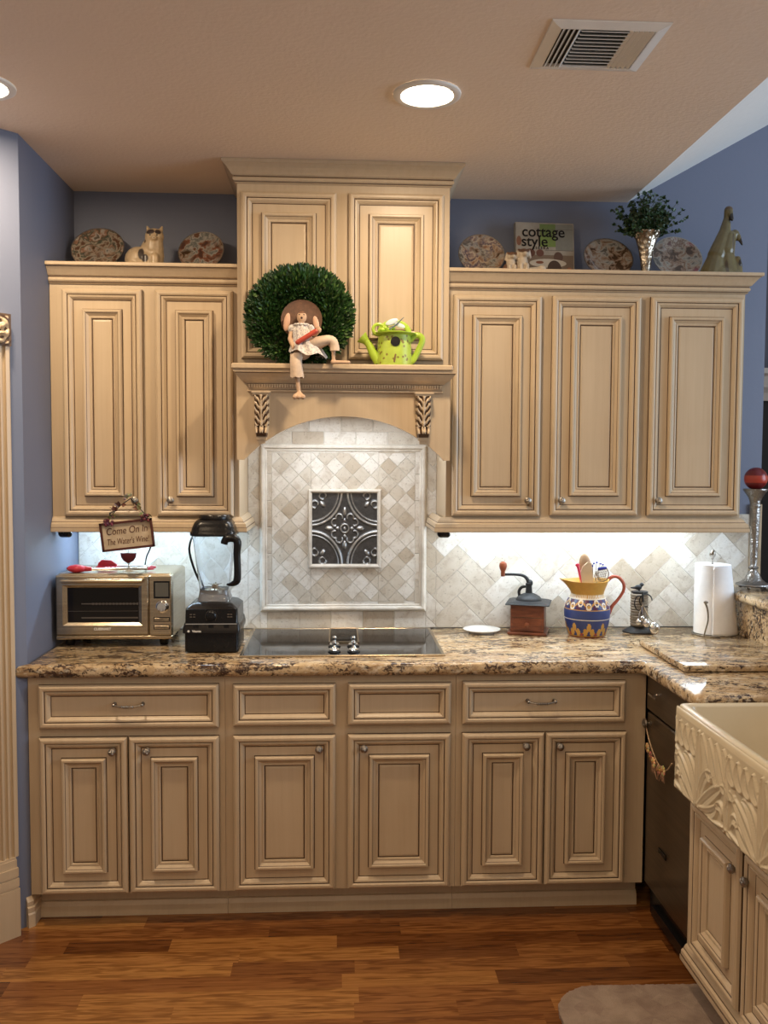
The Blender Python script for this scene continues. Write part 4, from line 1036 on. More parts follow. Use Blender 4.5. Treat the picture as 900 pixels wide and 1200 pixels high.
# candle holder on the ledge
HX, HY = 1.700, .470
r = thing('candle_holder', 'tall hammered pewter candle holder on the raised bar ledge', 'candle holder', (HX, HY, 1.10))
for k in range(4):
    a = k*PI/2+.8; mb = MB(); mb.ell((HX+.050*math.cos(a), HY+.050*math.sin(a), 1.1105), .009, 12); mb.build('foot', 'pewter', r, True)
mb = MB(); mb.lathe([(.001, .014), (.062, .014), (.068, .018), (.066, .023), (.048, .030), (.034, .042), (.026, .060), (.018, .074), (.014, .080), (.021, .088), (.014, .096), (.013, .104), (.014, .11), (.018, .22), (.0205, .33), (.020, .334), (.023, .340), (.0205, .346), (.021, .358), (.027, .375), (.040, .395), (.047, .404), (.047, .410), (.040, .408), (.001, .405)], (HX, HY, 1.10), 32); mb.build('stem_and_cup', 'hammered', r, True) if 'hammered' in M else None
t = NT('hammered_pewter'); vo = t.node('ShaderNodeTexVoronoi'); vo.inputs['Scale'].default_value = 140; t.link(t.tc.outputs['Object'], vo.inputs['Vector']); t.bump(vo.outputs[0], .6, .003)
M['hammered'] = t.set((.30, .28, .26), .3, .95)
mb.build('stem_and_cup', 'hammered', r, True)
mb = MB(); mb.ell((HX, HY, 1.10+.4065+.045), .0455, 36, colf if False else 0)
t = NT('red_ball_candle'); sx_ = t.node('ShaderNodeSeparateXYZ'); t.link(t.tc.outputs['Object'], sx_.inputs[0])
c = t.ramp(sx_.outputs[2], [(0, (.16, .008, .008))]); n_ = t.node('ShaderNodeMapRange'); n_.inputs[1].default_value = -.0455; n_.inputs[2].default_value = .0455; t.link(sx_.outputs[2], n_.inputs[0])
c = t.ramp(n_.outputs[0], [(0, (.13, .008, .008)), (.30, (.15, .008, .01)), (.34, (.42, .045, .025)), (.62, (.42, .05, .028)), (.66, (.15, .008, .012)), (1, (.12, .006, .01))]); t.set(c, .3); M['ball'] = t.m
off = Vector((HX, HY, 1.5515)); mb.v = [v-off for v in mb.v]
o = mb.build('ball_candle', 'ball', None, True); o.location = off; tag(o, 'round banded red candle on top of the pewter holder', 'candle')
# stemmed glass behind on ledge
mb = MB(); mb.lathe([(.034, 0), (.034, .002), (.005, .006), (.004, .07), (.010, .08), (.032, .10), (.040, .13), (.036, .165), (.0345, .165), (.038, .13), (.030, .102), (.001, .084)], (1.862, .585, 1.10), 26)
t = NT('clear_glass'); t.set((.9, .95, 1), .03); t.b.inputs['Transmission Weight'].default_value = 1; t.b.inputs['IOR'].default_value = 1.3; M['glass'] = t.m
tag(mb.build('wine_glass', 'glass', None, True), 'clear stemmed wine glass on the ledge behind the candle holder', 'glass')

# ================================================================= UNDER CABINET LIGHTS
def uc_light(x0, x1, y, label):
    r = thing('under_cabinet_light', label, 'light', ((x0+x1)/2, y, 1.39), 'under-cabinet light bars')
    mb = MB(); mb.cbox(x0, x1, y-.02, y+.02, 1.384, 1.399, .003); mb.build('housing', 'white', r)
    return r
ra = uc_light(-1.00, -.44, .47, 'light bar hidden under the left wall cabinet')
rb = uc_light(.46, 1.50, .47, 'light bar hidden under the right wall cabinet')
for (x, y, lab) in ((-1.024, .335, 'small black round light clip under the left wall cabinet'), (.408, .33, 'small black round light clip under the right wall cabinet')):
    mb = MB(); mb.capsule((x-.008, y, 1.337), (x+.016, y, 1.334), .015, .012, 14); mb.tube([(x, y, 1.335), (x, y, 1.40)], .004, 6)
    tag(mb.build('light_clip', 'black', None, True), lab, 'light')

# ================================================================= ORNAMENTS ABOVE THE CABINETS
ZT = 2.331
def plate(x, y, d, label, seed, yaw=0, tilt=26, pal=None):
    r = thing('decorative_plate', label, 'plate', (x, y, ZT), 'collector plates above the cabinets')
    R_ = d/2; T = Matrix.Translation((x, y, ZT+.012)) @ Matrix.Rotation(R(yaw), 4, 'Z') @ Matrix.Rotation(R(-tilt), 4, 'X') @ Matrix.Translation((0, 0, R_)) @ FR
    mb = MB(T); mb.lathe([(.001, .004), (R_*.62, .004), (R_*.66, .006), (R_*.97, .014), (R_, .0145), (R_, .012), (R_*.66, .001), (R_*.6, 0), (.001, 0)], n=48)
    t = NT('plate_scene_%s' % 'abcdefg'[seed]); n1 = t.noise(19, None, 3, .55, .3); n2 = t.noise(27, t.map((1, 1, 1), (seed, seed*2, 1)), 4, .6, .6)
    c = t.ramp(n1, pal); c2 = t.ramp(n2, [(.40, (.06, .035, .02)), (.47, (.24, .16, .11)), (.56, (.30, .29, .26)), (.63, (.09, .08, .07))])
    mm_ = t.ramp(t.noise(9, t.map((1, 1, 1), (0, seed, 0)), 2), [(.45, (0, 0, 0)), (.55, (1, 1, 1))])
    m = t.set(t.mix(mm_, c, c2), .12)
    mb.build('dish', m, r, True)
    mb = MB(T); mb.lathe([(R_*.965, .0142), (R_*1.003, .0150), (R_*1.003, .0125)], n=48, caps=False); mb.build('gilt_rim', 'pewter', r, True)
    # little stand
    mb = MB(Matrix.Translation((x, y, ZT)) @ Matrix.Rotation(R(yaw), 4, 'Z'))
    for s_ in (-1, 1): mb.tube([(s_*.035, -.026, .012), (s_*.035, -.024, .003), (s_*.03, .06, .003), (s_*.02, .075, .08)], .002, 6)
    mb.tube([(-.035, -.024, .004), (.035, -.024, .004)], .002, 6); mb.build('plate_stand', 'pewter', r)
PA = [(.36, (.10, .05, .03)), (.43, (.30, .25, .19)), (.48, (.05, .06, .045)), (.53, (.26, .14, .09)), (.59, (.36, .34, .30)), (.65, (.10, .08, .06))]
PB = [(.36, (.08, .04, .03)), (.43, (.20, .08, .045)), (.48, (.34, .33, .30)), (.53, (.12, .13, .12)), (.59, (.38, .36, .33)), (.65, (.14, .07, .04))]
PC = [(.36, (.24, .13, .08)), (.43, (.42, .33, .24)), (.48, (.06, .045, .08)), (.53, (.28, .20, .16)), (.59, (.42, .36, .28)), (.65, (.10, .05, .05))]
PD = [(.36, (.12, .06, .04)), (.43, (.32, .27, .24)), (.48, (.08, .09, .11)), (.53, (.26, .13, .09)), (.59, (.40, .37, .34)), (.65, (.12, .10, .09))]
PE = [(.36, (.22, .05, .07)), (.43, (.34, .22, .20)), (.48, (.46, .43, .40)), (.53, (.18, .11, .08)), (.59, (.42, .36, .30)), (.65, (.14, .07, .06))]
plate(-.933, .47, .205, 'collector plate with animals, leftmost above the left wall cabinet', 0, 0, 30, PA)
plate(-.534, .47, .180, 'collector plate with a brown dog, beside the hood above the left cabinet', 1, -6, 24, PB)
plate(.570, .46, .185, 'collector plate with puppies, nearest the hood above the right cabinet', 2, 0, 22, PC)
plate(1.087, .47, .200, 'collector plate between the cookbook and the silver vase', 3, 0, 30, PD)
plate(1.367, .47, .203, 'collector plate with white puppies and pink flowers left of the bird sculpture', 4, 0, 26, PE)

def spotmat(name, base, spots, rough=.5, nz=.25):
    t = NT(name); n = t.noise(40, None, 3); c = t.ramp(n, [(.3, tuple(x*(1-nz) for x in base)), (.7, base)])
    for (ctr, rad_, col) in spots:
        d = t.node('ShaderNodeVectorMath', operation='SUBTRACT'); t.link(t.tc.outputs['Object'], d.inputs[0]); d.inputs[1].default_value = ctr
        sc = t.node('ShaderNodeVectorMath', operation='DIVIDE'); t.link(d.outputs[0], sc.inputs[0]); sc.inputs[1].default_value = rad_ if isinstance(rad_, tuple) else (rad_,)*3
        ln = t.node('ShaderNodeVectorMath', operation='LENGTH'); t.link(sc.outputs[0], ln.inputs[0])
        f = t.ramp(ln.outputs['Value'], [(.82, (1, 1, 1)), (1.0, (0, 0, 0))]); c = t.mix(f, c, col)
    return t.set(c, rough)
# cat, object space = world offset from its root
CX, CY = -.735, .45
r = thing('cat_figurine', 'cream seated cat figurine with dark patches between the two left plates', 'figurine', (CX, CY, ZT))
cm = spotmat('cat_coat', (.50, .38, .24), [((.022, -.045, .152), (.022, .03, .012), (.04, .03, .03)), ((.054, -.045, .152), (.014, .03, .012), (.04, .03, .03)), ((-.010, -.06, .070), (.014, .05, .030), (.05, .04, .035)), ((.004, -.06, .050), (.017, .04, .018), (.05, .04, .035)),
    ((.024, -.045, .138), (.004, .03, .003), (.02, .02, .01)), ((.050, -.045, .138), (.004, .03, .003), (.02, .02, .01)), ((.0, -.045, .118), (.008, .03, .012), (.06, .04, .03)), ((.040, -.06, .126), (.003, .03, .002), (.05, .03, .03))], .35)
mb = MB(Matrix.Translation((CX, CY, ZT)) @ Matrix.Diagonal((1.08, 1, 1.13, 1)))
mb.ell((-.025, .0, .045), (.050, .045, .045)); mb.ell((.020, 0, .06), (.045, .038, .060)); mb.capsule((.028, -.005, .08), (.030, -.008, .112), .036, .032)
mb.ell((.033, -.012, .122), (.034, .030, .028)); mb.capsule((.036, -.03, .05), (.036, -.034, .004), .016, .014); mb.capsule((.008, -.03, .05), (.008, -.034, .004), .016, .014)
mb.ell((-.04, -.010, .022), (.035, .04, .022)); mb.ell((.036, -.040, .112), (.012, .010, .009))
for s_ in (-1, 1): mb.capsule((.033+s_*.020, -.008, .140), (.033+s_*.026, -.008, .156), .010, .004, 10)
mb.capsule((-.06, .01, .02), (-.075, -.03, .014), .016, .010)
mb.build('body', cm, r, True, remesh=.0028)
# small puppies figurine
DX, DY = .700, .425
r = thing('puppy_figurine', 'small brown and white seated animal figurines group in front of the cookbook', 'figurine', (DX, DY, ZT))
def pup(dx, s_, name, col):
    mb = MB(Matrix.Translation((DX+dx, DY, ZT)) @ Matrix.Scale(s_, 4))
    mb.ell((0, 0, .026), (.024, .022, .026)); mb.ell((.004, -.008, .045), (.017, .016, .022)); mb.ell((.006, -.014, .070), (.017, .016, .015)); mb.ell((.008, -.030, .066), (.008, .010, .007))
    for q in (-1, 1): mb.capsule((.006+q*.014, -.012, .078), (.006+q*.020, -.010, .060), .007, .005, 8); mb.capsule((.006+q*.009, -.022, .035), (.006+q*.009, -.026, .004), .007, .007, 8)
    m = spotmat(name+'_coat', (.62, .52, .40), [((dx*1+.006*s_, -.02*s_, .085*s_), (.022*s_, .04, .018*s_), col), ((dx-.018*s_, 0, .03*s_), (.014, .03, .03), col)], .4)
    mb.build('puppy', m, r, True, remesh=.002)
pup(-.030, 1.15, 'left', (.16, .08, .045)); pup(.014, 1.30, 'middle', (.10, .05, .03))
mb = MB(Matrix.Translation((DX-.002, DY, ZT)) @ Matrix.Scale(1.0, 4)); mb.capsule((.048, -.01, .018), (.085, -.01, .026), .022, .018); mb.ell((.098, -.018, .034), (.016, .014, .014)); mb.capsule((.055, -.02, .02), (.04, -.03, .006), .009, .007)
mb.build('lying_puppy', spotmat('lying_coat', (.64, .55, .43), [((.03, 0, .04), (.02, .03, .02), (.25, .12, .06))], .4), r, True, remesh=.002)
# cookbook
r = thing('cookbook', 'upright decorating book titled cottage style on top of the right cabinet', 'book', (.838, .53, ZT))
BT = Matrix.Translation((.838, .545, ZT+.001)) @ Matrix.Rotation(R(-8), 4, 'X') @ Matrix.Rotation(R(2), 4, 'Z')
BW, BH = .121, .252
mb = MB(BT); mb.box(-BW, BW, -.013, -.010, 0, BH); mb.box(-BW, BW, .010, .013, 0, BH); mb.box(-BW, -BW+.003, -.013, .013, 0, BH)
t = NT('book_cover'); t.set(t.ramp(t.noise(7), [(.35, (.22, .19, .155)), (.65, (.36, .33, .28))]), .35); M['cover'] = t.m; mb.build('cover', 'cover', r)
mb = MB(BT); mb.box(-BW+.003, BW-.003, -.010, .010, .002, BH-.003); mb.build('pages', 'paper', r)
mb = MB(BT @ frontT(0, -.0130, 0))
def disc(u, v, a, b, w, col, n=28): mb.rings([[(u+a*math.cos(2*PI*k/n), v+b*math.sin(2*PI*k/n), ww) for k in range(n)] for ww in (.0001, w)], False, True, 0, col)
mb.box(-.118, .118, .002, .118, .00005, .0002, 0, (.17, .125, .09)); mb.box(-.02, .045, .155, .247, .0001, .0003, 0, (.12, .17, .055)); mb.box(.045, .118, .137, .247, .0001, .0003, 0, (.19, .19, .165))
mb.box(-.02, .045, .152, .195, .0003, .0005, 0, (.15, .22, .06)); mb.box(0, .118, .137, .1385, .0003, .0005, 0, (.08, .06, .05)); mb.box(0, .118, .224, .2255, .0003, .0005, 0, (.08, .06, .05))
disc(-.060, .126, .020, .017, .0005, (.10, .04, .027)); disc(-.020, .126, .016, .015, .0005, (.13, .055, .04)); disc(.055, .110, .019, .022, .0005, (.10, .055, .04)); disc(-.106, .175, .010, .020, .0005, (.20, .09, .055))
disc(.012, .084, .076, .018, .0007, (.48, .44, .37)); disc(-.022, .087, .016, .006, .0009, (.20, .07, .035)); disc(.038, .060, .029, .036, .0011, (.06, .036, .024)); disc(-.03, .046, .07, .010, .0009, (.10, .045, .03)); disc(.10, .055, .012, .014, .0009, (.30, .13, .07))
mb.build('cover_picture', 'col', r)
text('cover_title', 'cottage', .062, BT @ frontT(-.005, -.0142, .212), 'black', r, .0002, 0, .0006, .96)
text('cover_title', 'style', .062, BT @ frontT(-.042, -.0142, .172), 'black', r, .0002, 0, .0006, .96)
text('cover_author', 'A S E E R A', .014, BT @ frontT(-.018, -.0142, .146), 'black', r, .0002, 0, .0002, 1.0)
# vase with plant
VX, VY = 1.225, .465
r = thing('silver_vase', 'embossed silver trumpet vase holding a bushy green plant', 'vase', (VX, VY, ZT))
t = NT('embossed_silver'); vo = t.node('ShaderNodeTexVoronoi', feature='SMOOTH_F1'); vo.inputs['Scale'].default_value = 65; t.link(t.tc.outputs['Object'], vo.inputs['Vector']); t.bump(vo.outputs[0], 1, .006)
M['silver'] = t.set(t.ramp(vo.outputs[0], [(.2, (.62, .55, .45)), (.6, (.25, .20, .15))]), .25, .95)
mb = MB(); mb.lathe([(.001, 0), (.032, 0), (.033, .004), (.018, .010), (.014, .020), (.016, .05), (.020, .09), (.026, .13), (.036, .168), (.046, .186), (.050, .190), (.051, .196), (.047, .196), (.040, .180), (.001, .15)], (VX, VY, ZT), 36, sx=1.16); mb.build('vase_body', 'silver', r, True)
r = thing('leafy_plant', 'bushy small-leaved green plant growing out of the silver vase', 'plant', (VX, VY, ZT+.17))
rg = random.Random(21); mb = MB(); st_ = MB(); base = Vector((VX, VY, ZT+.178))
for k in range(170):
    a = rg.uniform(0, 2*PI); el = rg.uniform(.35, 1.5)**.9; L = rg.uniform(.07, .190)*(.36+.64*math.sin(el))
    d = Vector((math.cos(a)*math.cos(el)*1.15, math.sin(a)*math.cos(el)*.8, math.sin(el)*.95)); p = base+Vector((rg.uniform(-.036, .036), rg.uniform(-.03, .03), 0)); pts = []
    for s_ in range(7): t_ = s_/6; pts.append(p+d*L*t_+Vector((rg.uniform(-.004, .004), rg.uniform(-.004, .004), -.02*t_*t_*(1.2-math.sin(el)))))
    st_.tube(pts, [.0014-.0001*i for i in range(7)], 4)
    for s_ in range(1, 7):
        for q in range(5):
            dr = Vector((rg.uniform(-1, 1), rg.uniform(-1, 1), rg.uniform(-.4, 1))); g_ = rg.uniform(.5, 1.4)
            leaf_geo(mb, pts[s_], dr, (rg.uniform(-1, 1), -1, rg.uniform(-.3, 1)), rg.uniform(.010, .017), .0050, (.026*g_, .066*g_, .022*g_))
st_.build('stems', plain('plant_stem', (.05, .07, .02), .6), r); mb.build('foliage', 'leaf', r)
# bird sculpture
WX, WY = 1.545, .46
r = thing('bird_sculpture', 'olive brown wooden sculpture of long necked birds at the right end of the cabinet', 'sculpture', (WX, WY, ZT))
mb = MB(Matrix.Translation((WX, WY, ZT)))
for a in (((-.055, 0, .03), (-.035, 0, .11), .050, .032), ((-.035, 0, .11), (-.005, 0, .20), .036, .023), ((-.005, 0, .20), (.004, 0, .255), .023, .014), ((.01, 0, .03), (.0, 0, .13), .045, .030), ((.0, 0, .13), (.012, 0, .180), .036, .028), ((-.03, 0, .02), (.03, 0, .02), .055, .045),
          ((.018, 0, .185), (.036, 0, .195), .020, .017), ((.036, 0, .195), (.048, 0, .180), .017, .013), ((.042, -.015, .02), (.045, -.015, .075), .025, .016), ((.045, -.015, .075), (.042, -.02, .092), .014, .012), ((.004, 0, .255), (.006, -.006, .285), .014, .017)):
    mb.capsule(*a)
mb.capsule((.008, -.012, .280), (.013, -.024, .245), .012, .007); mb.capsule((.048, -.005, .185), (.062, -.012, .150), .010, .004); mb.capsule((.044, -.025, .09), (.050, -.03, .07), .008, .004)
bm_ = spotmat('olive_wood', (.155, .125, .055), [((.013, -.028, .250), (.012, .03, .022), (.015, .012, .01)), ((.060, -.01, .158), (.012, .03, .022), (.015, .012, .01)), ((.05, -.03, .075), (.010, .02, .016), (.02, .015, .01)), ((.006, -.01, .295), (.02, .03, .012), (.10, .06, .03)), ((-.01, -.05, .05), (.008, .03, .05), (.07, .05, .025)), ((.02, -.03, .15), (.006, .03, .05), (.07, .05, .025))], .3)
mb.build('birds', bm_, r, True, remesh=.0026)

# ================================================================= ON THE MANTEL
ZM = 1.954
r = thing('boxwood_wreath', 'round green boxwood wreath leaning on the hood doors', 'wreath', (-.134, .16, ZM))
rg = random.Random(4); WC = Vector((-.134, .160, 2.131)); RM, rm = .122, .066; lean = Matrix.Rotation(R(-7), 3, 'X')
mb = MB(); rs = []
for i in range(49):
    a = 2*PI*i/48; c = WC+lean @ Vector((RM*math.cos(a), 0, RM*.93*math.sin(a))); rs.append([tuple(c+lean @ Vector((math.cos(a)*.045*math.cos(b), .032*math.sin(b), math.sin(a)*.045*math.cos(b)))) for b in [2*PI*k/12 for k in range(12)]])
mb.rings(rs, False, False); mb.build('moss_core', plain('dark_moss', (.02, .035, .012), .9), r)
mb = MB()
for k in range(5600):
    a = rg.uniform(0, 2*PI); b = rg.uniform(-PI*.95, PI*.05); rr_ = rm*rg.uniform(.65, 1.0)
    rad_ = Vector((math.cos(a), 0, math.sin(a))); out = rad_*math.cos(b)+Vector((0, 1, 0))*math.sin(b)*.60
    p = Vector((RM*math.cos(a), 0, RM*.93*math.sin(a)))+out*rr_*Vector((1, 1, .97)).length/1.715
    tang = Vector((-math.sin(a), 0, math.cos(a))); d = out*.9+Vector((rg.uniform(-.5, .5), rg.uniform(-.4, .2), .45+rg.uniform(-.4, .4)))+rad_*.25
    g_ = rg.uniform(.45, 1.35); y_ = rg.random() < .12
    leaf_geo(mb, WC+lean @ p, d, (rg.uniform(-.5, .5), -1, rg.uniform(-.2, .6)), rg.uniform(.013, .023), rg.uniform(.0034, .0052), (.075*g_, .15*g_, .03*g_) if y_ else (.018*g_, .060*g_, .012*g_))
mb.build('leaves', 'leaf', r)
# doll (drawn from millimetre sketch: u, v around its seat)
SX0, SZ0, SC, DYY = -.134, 2.148, .00296, .088
def D(px, py, y=0): return (SX0+(px-350)*SC, DYY+y, SZ0-(py-360)*SC)
r = thing('rag_doll', 'rag doll in brown hat and white ruffled dress sitting on the mantel, one leg dangling', 'doll', D(350, 424))
skin = (.60, .40, .26)
mb = MB()
mb.ell(D(353.5, 371), (.018, .015, .021)); mb.capsule(D(353, 377), D(352, 386), .009, .011)
mb.capsule(D(352, 388), D(354, 410), .026, .034)
mb.capsule(D(343, 384), D(340, 397, -.01), .010, .009); mb.capsule(D(340, 397, -.01), D(344, 407, -.03), .009, .008); mb.ell(D(344.5, 409, -.034), (.008, .007, .009))
mb.capsule(D(363, 384), D(369, 392, -.012), .010, .009); mb.capsule(D(369, 392, -.012), D(373, 388, -.03), .009, .008); mb.ell(D(374, 387, -.033), (.009, .008, .012))
mb.capsule(D(349, 414, -.01), D(348, 424, -.030), .018, .015); mb.capsule(D(348, 426, -.032), D(349, 446, -.032), .014, .008); mb.capsule(D(349, 446, -.032), D(350.5, 460, -.032), .0075, .007)
for k in (-1, 0, 1): mb.capsule(D(351, 461.5, -.032), D(350.8+k*5, 466, -.048), .009, .0085)
mb.capsule(D(362, 408, -.01), D(386, 399, -.030), .018, .013); mb.capsule(D(388, 401, -.030), D(391, 412, -.028), .012, .008); mb.capsule(D(391, 412, -.028), D(391, 422, -.028), .0065, .0065); mb.capsule(D(390, 424.3, -.028), D(409, 424.6, -.030), .0075, .0065)
dm_ = (0, 0, 0)
rl = Vector(D(350, 424))
def rel(p): return tuple(Vector(p)-rl)
face = spotmat('doll_cloth', skin, [(rel(D(350.4, 368.3, -.014)), .0042, (.02, .01, .01)), (rel(D(356.6, 368.3, -.014)), .0042, (.02, .01, .01)), (rel(D(353.5, 372.5, -.015)), (.0042, .01, .0045), (.05, .02, .02)), (rel(D(353.5, 378, -.015)), (.006, .01, .002), (.20, .06, .05)), (rel(D(353.5, 364, 0)), (.024, .03, .011), (.16, .075, .04))], .8)
mb.build('body', face, r, True, remesh=.0021)
mb = MB(); T_ = Matrix.Translation(D(353, 373, .022)) @ Matrix.Rotation(R(80), 4, 'X'); mb.T = T_
mb.lathe([(.001, -.012), (.020, -.012), (.024, -.004), (.028, .0), (.058, -.006), (.072, .002), (.0725, .004), (.058, -.003), (.028, .003), (.001, .002)], n=40)
M['hat'] = plain('brown_straw', (.115, .055, .03), .7, 0, .3, 80, .3); mb.build('hat', 'hat', r, True)
mb = MB()
mb.ell(D(336, 377, -.002), (.011, .006, .032), rot=Matrix.Rotation(R(10), 3, 'Y')); mb.ell(D(370.5, 378, -.002), (.010, .006, .026), rot=Matrix.Rotation(R(-14), 3, 'Y'))
mb.build('ears', plain('pink_cloth', (.62, .38, .26), .8), r, True)
# dress: ruffled cone with a collar
rg = random.Random(9); t = NT('white_print_cloth'); n1 = t.noise(160, None, 2); t.bump(n1, .3)
M['dress'] = t.set(t.ramp(n1, [(.42, (.38, .34, .34)), (.52, (.62, .58, .53))]), .85)
mb = MB(); rs = []
for (z, w_, dpt, cxp) in ((381, .020, .018, 353), (386, .030, .024, 353), (394, .034, .028, 354), (402, .044, .036, 357), (410, .058, .048, 360), (415.5, .066, .058, 361)):
    rs.append([(D(cxp, z)[0]+w_*math.cos(a)*(1+.05*math.sin(a*9)), D(0, 0, -.006)[1]+dpt*math.sin(a)*(1+.07*math.sin(a*9+1)), D(0, z)[2]+(.007*math.sin(a*5) if z > 400 else 0)-(.010*math.cos(a) if z > 408 else 0)) for a in [2*PI*k/72 for k in range(72)]])
mb.rings(rs, False, False)
for s_, c in ((-1, (342, 385)), (1, (364, 385))): mb.ell(D(c[0], c[1], -.003), (.014, .013, .016))
for k in range(12):
    a = 2*PI*k/12; mb.ell((D(353, 380.5)[0]+.021*math.cos(a), DYY-.004+.018*math.sin(a), D(0, 380.5)[2]), (.008, .008, .006), 8)
o = mb.build('dress', 'dress', r, True)
mb = MB(); rs = [[(D(cxp, z)[0]+w_*math.cos(a)*(1+.06*math.sin(a*6)), D(0, 0, yy)[1]+w_*.9*math.sin(a), D(0, z)[2]+(.002*math.sin(a*6) if e else 0)) for a in [2*PI*k/36 for k in range(36)]] for (z, w_, cxp, yy, e) in ((414, .022, 348, -.018, 0), (424, .020, 347, -.034, 0), (434, .021, 348, -.033, 0), (443, .023, 348.5, -.032, 1))]
mb.rings(rs, False, False)
mb.tube([D(362, 404, -.02), D(376, 400, -.028), D(388, 399, -.030), D(392, 405, -.029), D(392.5, 411, -.028)], [.020, .018, .017, .016, .017], 18, caps=False)
M['pants'] = plain('cream_bloomers', (.62, .48, .36), .85, 0, .15, 60, .3); mb.build('bloomers', 'pants', r, True)
o = MB(); o.capsule(D(349.5, 402.5, -.048), D(370, 389.5, -.046), .0085, .0085, 16)
o = o.build('rolling_pin', plain('red_paint', (.42, .055, .03), .4), None, True); tag(o, 'small red cylinder held across the lap of the rag doll', 'toy')
# watering can bird house
KX2, KY2 = .205, .150
r = thing('watering_can', 'lime green polka dotted watering can birdhouse on the mantel', 'watering can', (KX2, KY2, ZM))
lime = (.36, .52, .045)
rg = random.Random(13); dots = [(rg.uniform(0, 2*PI), rg.uniform(.008, .104)) for _ in range(90)]
def wc(a, z, q):
    for (da, dz) in dots:
        e = (a-da+PI) % (2*PI)-PI
        if math.hypot(e*.058, z-dz) < .0042 and abs(math.hypot((a-1.5*PI)*.058, z-.082)) > .016: return (.22, .17, .03)
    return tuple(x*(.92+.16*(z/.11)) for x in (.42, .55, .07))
mb = MB(); mb.lathe([(.001, 0)]+[(.064-.006*k/44, .11*k/44) for k in range(45)], (KX2, KY2, ZM+.0005), 150, colf=wc); mb.build('can_body', 'col', r, True)
mb = MB(); mb.lathe([(.060, .108), (.063, .111), (.078, .113), (.079, .116), (.060, .118), (.05, .122), (.001, .124)], (KX2, KY2, ZM), 40); mb.build('lid', plain('lime_paint', lime, .35), r, True)
mb = MB(frontT(KX2+.0, KY2-.0610, ZM+.082)); mb.lathe([(.017, -.004), (.017, .0015), (.001, .0016)], n=28); mb.build('entrance_hole', 'black', r)
mb = MB(); mb.tube([(KX2-.004, KY2-.062, ZM+.010), (KX2+.001, KY2-.063, ZM+.038)], [.004, .003], 8); mb.build('perch', plain('brown_twig', (.20, .12, .04), .7), r, True)
Mlime = bpy.data.materials['lime_paint']
mb = MB(); mb.tube([(KX2-.055, KY2, ZM+.015), (KX2-.075, KY2, ZM+.045), (KX2-.092, KY2, ZM+.078), (KX2-.106, KY2, ZM+.092)], [.018, .016, .013, .013], 16); mb.tube([(KX2-.100, KY2, ZM+.088), (KX2-.118, KY2, ZM+.104)], [.012, .024], 18); mb.build('spout', Mlime, r, True)
mb = MB(); mb.tube([(KX2+.054, KY2, ZM+.093), (KX2+.075, KY2, ZM+.112), (KX2+.095, KY2, ZM+.108), (KX2+.100, KY2, ZM+.090), (KX2+.085, KY2, ZM+.055), (KX2+.068, KY2, ZM+.025), (KX2+.058, KY2, ZM+.018)], .0085, 12, flat=1.3); mb.build('handle', Mlime, r, True)
mb = MB(); 
mb.tube([(KX2+.058*math.cos(a)*.9, KY2, ZM+.118+.040*math.sin(a)) for a in [PI*k/14 for k in range(15)]], .006, 8, flat=1.6)
mb.tube([(KX2-.058+.020*math.cos(a), KY2-.03, ZM+.128+.018*math.sin(a)) for a in [2*PI*k/14 for k in range(15)]], .006, 8)
for k in range(4): mb.ell((KX2-.045+k*.012, KY2-.035, ZM+.126+.006*(k % 2)), (.011, .008, .008), 10)
mb.build('bow', Mlime, r, True)
mb = MB(); q_ = Vector((KX2-.002, KY2-.05, ZM+.138))
mb.tube([q_+Vector((-.02, 0, -.012)), q_, q_+Vector((.032, 0, .030))], [.003, .003, .001], 8); 
mb.build('insect_body', plain('slate_blue', (.10, .14, .17), .4), r, True)
mb = MB(); mb.ell(q_+Vector((-.010, .004, .014)), (.024, .002, .010), 14, rot=Matrix.Rotation(R(-20), 3, 'Y')); mb.ell(q_+Vector((.018, .004, .002)), (.020, .002, .008), 14, rot=Matrix.Rotation(R(20), 3, 'Y')); mb.build('insect_wings', plain('pale_wing', (.62, .68, .72), .3), r, True)

# ================================================================= FAR ROOM
r = thing('fireplace', 'dark fireplace with pale mantel in the room beyond the right edge', 'fireplace', (3.4, 3.9, 0))
mb = MB(); mb.box(2.9, 4.4, 3.75, 3.995, 0, 2.10); mb.build('surround', plain('dark_stone', (.02, .02, .022), .6), r)
mb = MB(); mb.sweep([(2.85, 3.74), (4.45, 3.74)], [(0, 2.10), (.03, 2.10), (.05, 2.16), (.09, 2.2), (.11, 2.28), (.15, 2.3), (.15, 2.34), (-.2, 2.34)]); mb.build('mantelpiece', 'white', r)

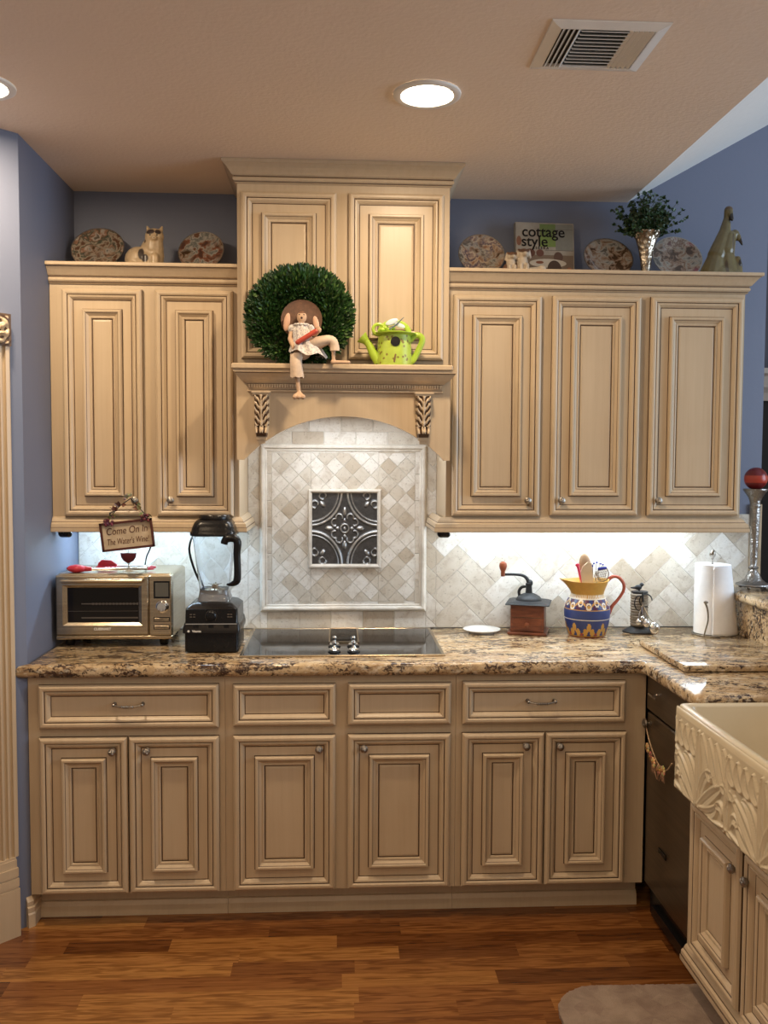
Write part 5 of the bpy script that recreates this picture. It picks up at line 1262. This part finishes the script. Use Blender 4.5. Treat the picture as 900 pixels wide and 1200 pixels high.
# ================================================================= LIGHTS
def area(name, loc, rot, sx, sy, power, col, shape='RECTANGLE', spread=180):
    l = bpy.data.lights.new(name, 'AREA'); l.shape = shape; l.size = sx; l.size_y = sy; l.energy = power; l.color = col; l.spread = R(spread)
    o = bpy.data.objects.new(name, l); C.objects.link(o); o.location = loc; o.rotation_euler = [R(a) for a in rot]; return o
warm = (1, .76, .50)
area('lamp_hood', (.262, -.405, 2.672), (0, 0, 0), .12, .12, 13, warm, 'DISK')
area('lamp_corner', (-1.03, -.385, 2.672), (0, 0, 0), .12, .12, 15, warm, 'DISK')
for i, (x, y, p) in enumerate([(.26, -1.9, 5.5), (-1.0, -1.9, 5.5), (.26, -3.3, 5), (-1.0, -3.3, 5)]):
    area('added_lamp_rear', (x, y, 2.672), (0, 0, 0), .12, .12, p, warm, 'DISK')  # lamps added out of view behind the camera to light the room
cool = (.80, .92, 1)
area('ceiling_fill', (-.2, -3.9, 1.7), (180, 0, 0), 2.2, .5, 30, (1, .82, .62))  # added upward fill behind the camera, brightens the ceiling
area('strip_left', (-.72, .47, 1.382), (0, 0, 0), .56, .03, 4.0, (.58, .80, 1))
area('strip_right', (.98, .47, 1.382), (0, 0, 0), 1.02, .03, 6.0, cool)
area('hood_lamp', (.025, .36, 1.797), (0, 0, 0), .50, .10, 3.6, (.93, .97, 1))
area('added_daylight', (4.3, -1.2, 2.0), (0, 90, 0), 2.0, 2.2, 105, (.62, .80, 1))  # cool light added out of view for assumed daylight; no window is modelled
w = bpy.data.worlds.new('World'); bpy.context.scene.world = w; w.use_nodes = True
w.node_tree.nodes['Background'].inputs[0].default_value = (1.0, .84, .68, 1); w.node_tree.nodes['Background'].inputs[1].default_value = .34

# ================================================================= CAMERA
yaw, pitch, roll, f = .0528, .0557, .0049, 1047.5
fwd = Vector((math.sin(yaw)*math.cos(pitch), math.cos(yaw)*math.cos(pitch), -math.sin(pitch)))
rgt = Vector((math.cos(yaw), -math.sin(yaw), 0)); up = rgt.cross(fwd)
r2 = rgt*math.cos(roll)+up*math.sin(roll); u2 = -rgt*math.sin(roll)+up*math.cos(roll)
cam = bpy.data.cameras.new('Camera'); co = bpy.data.objects.new('Camera', cam); C.objects.link(co)
co.matrix_world = Matrix(((r2.x, u2.x, -fwd.x, 0), (r2.y, u2.y, -fwd.y, -3.08), (r2.z, u2.z, -fwd.z, 1.611), (0, 0, 0, 1)))
cam.sensor_fit = 'VERTICAL'; cam.sensor_height = 36; cam.lens = f/1200*36; cam.clip_start = .05
bpy.context.scene.camera = co
sc = bpy.context.scene
sc.view_settings.view_transform = 'Standard'; sc.view_settings.look = 'None'; sc.view_settings.gamma = 1; sc.view_settings.exposure = 0; sc.view_settings.use_curve_mapping = False
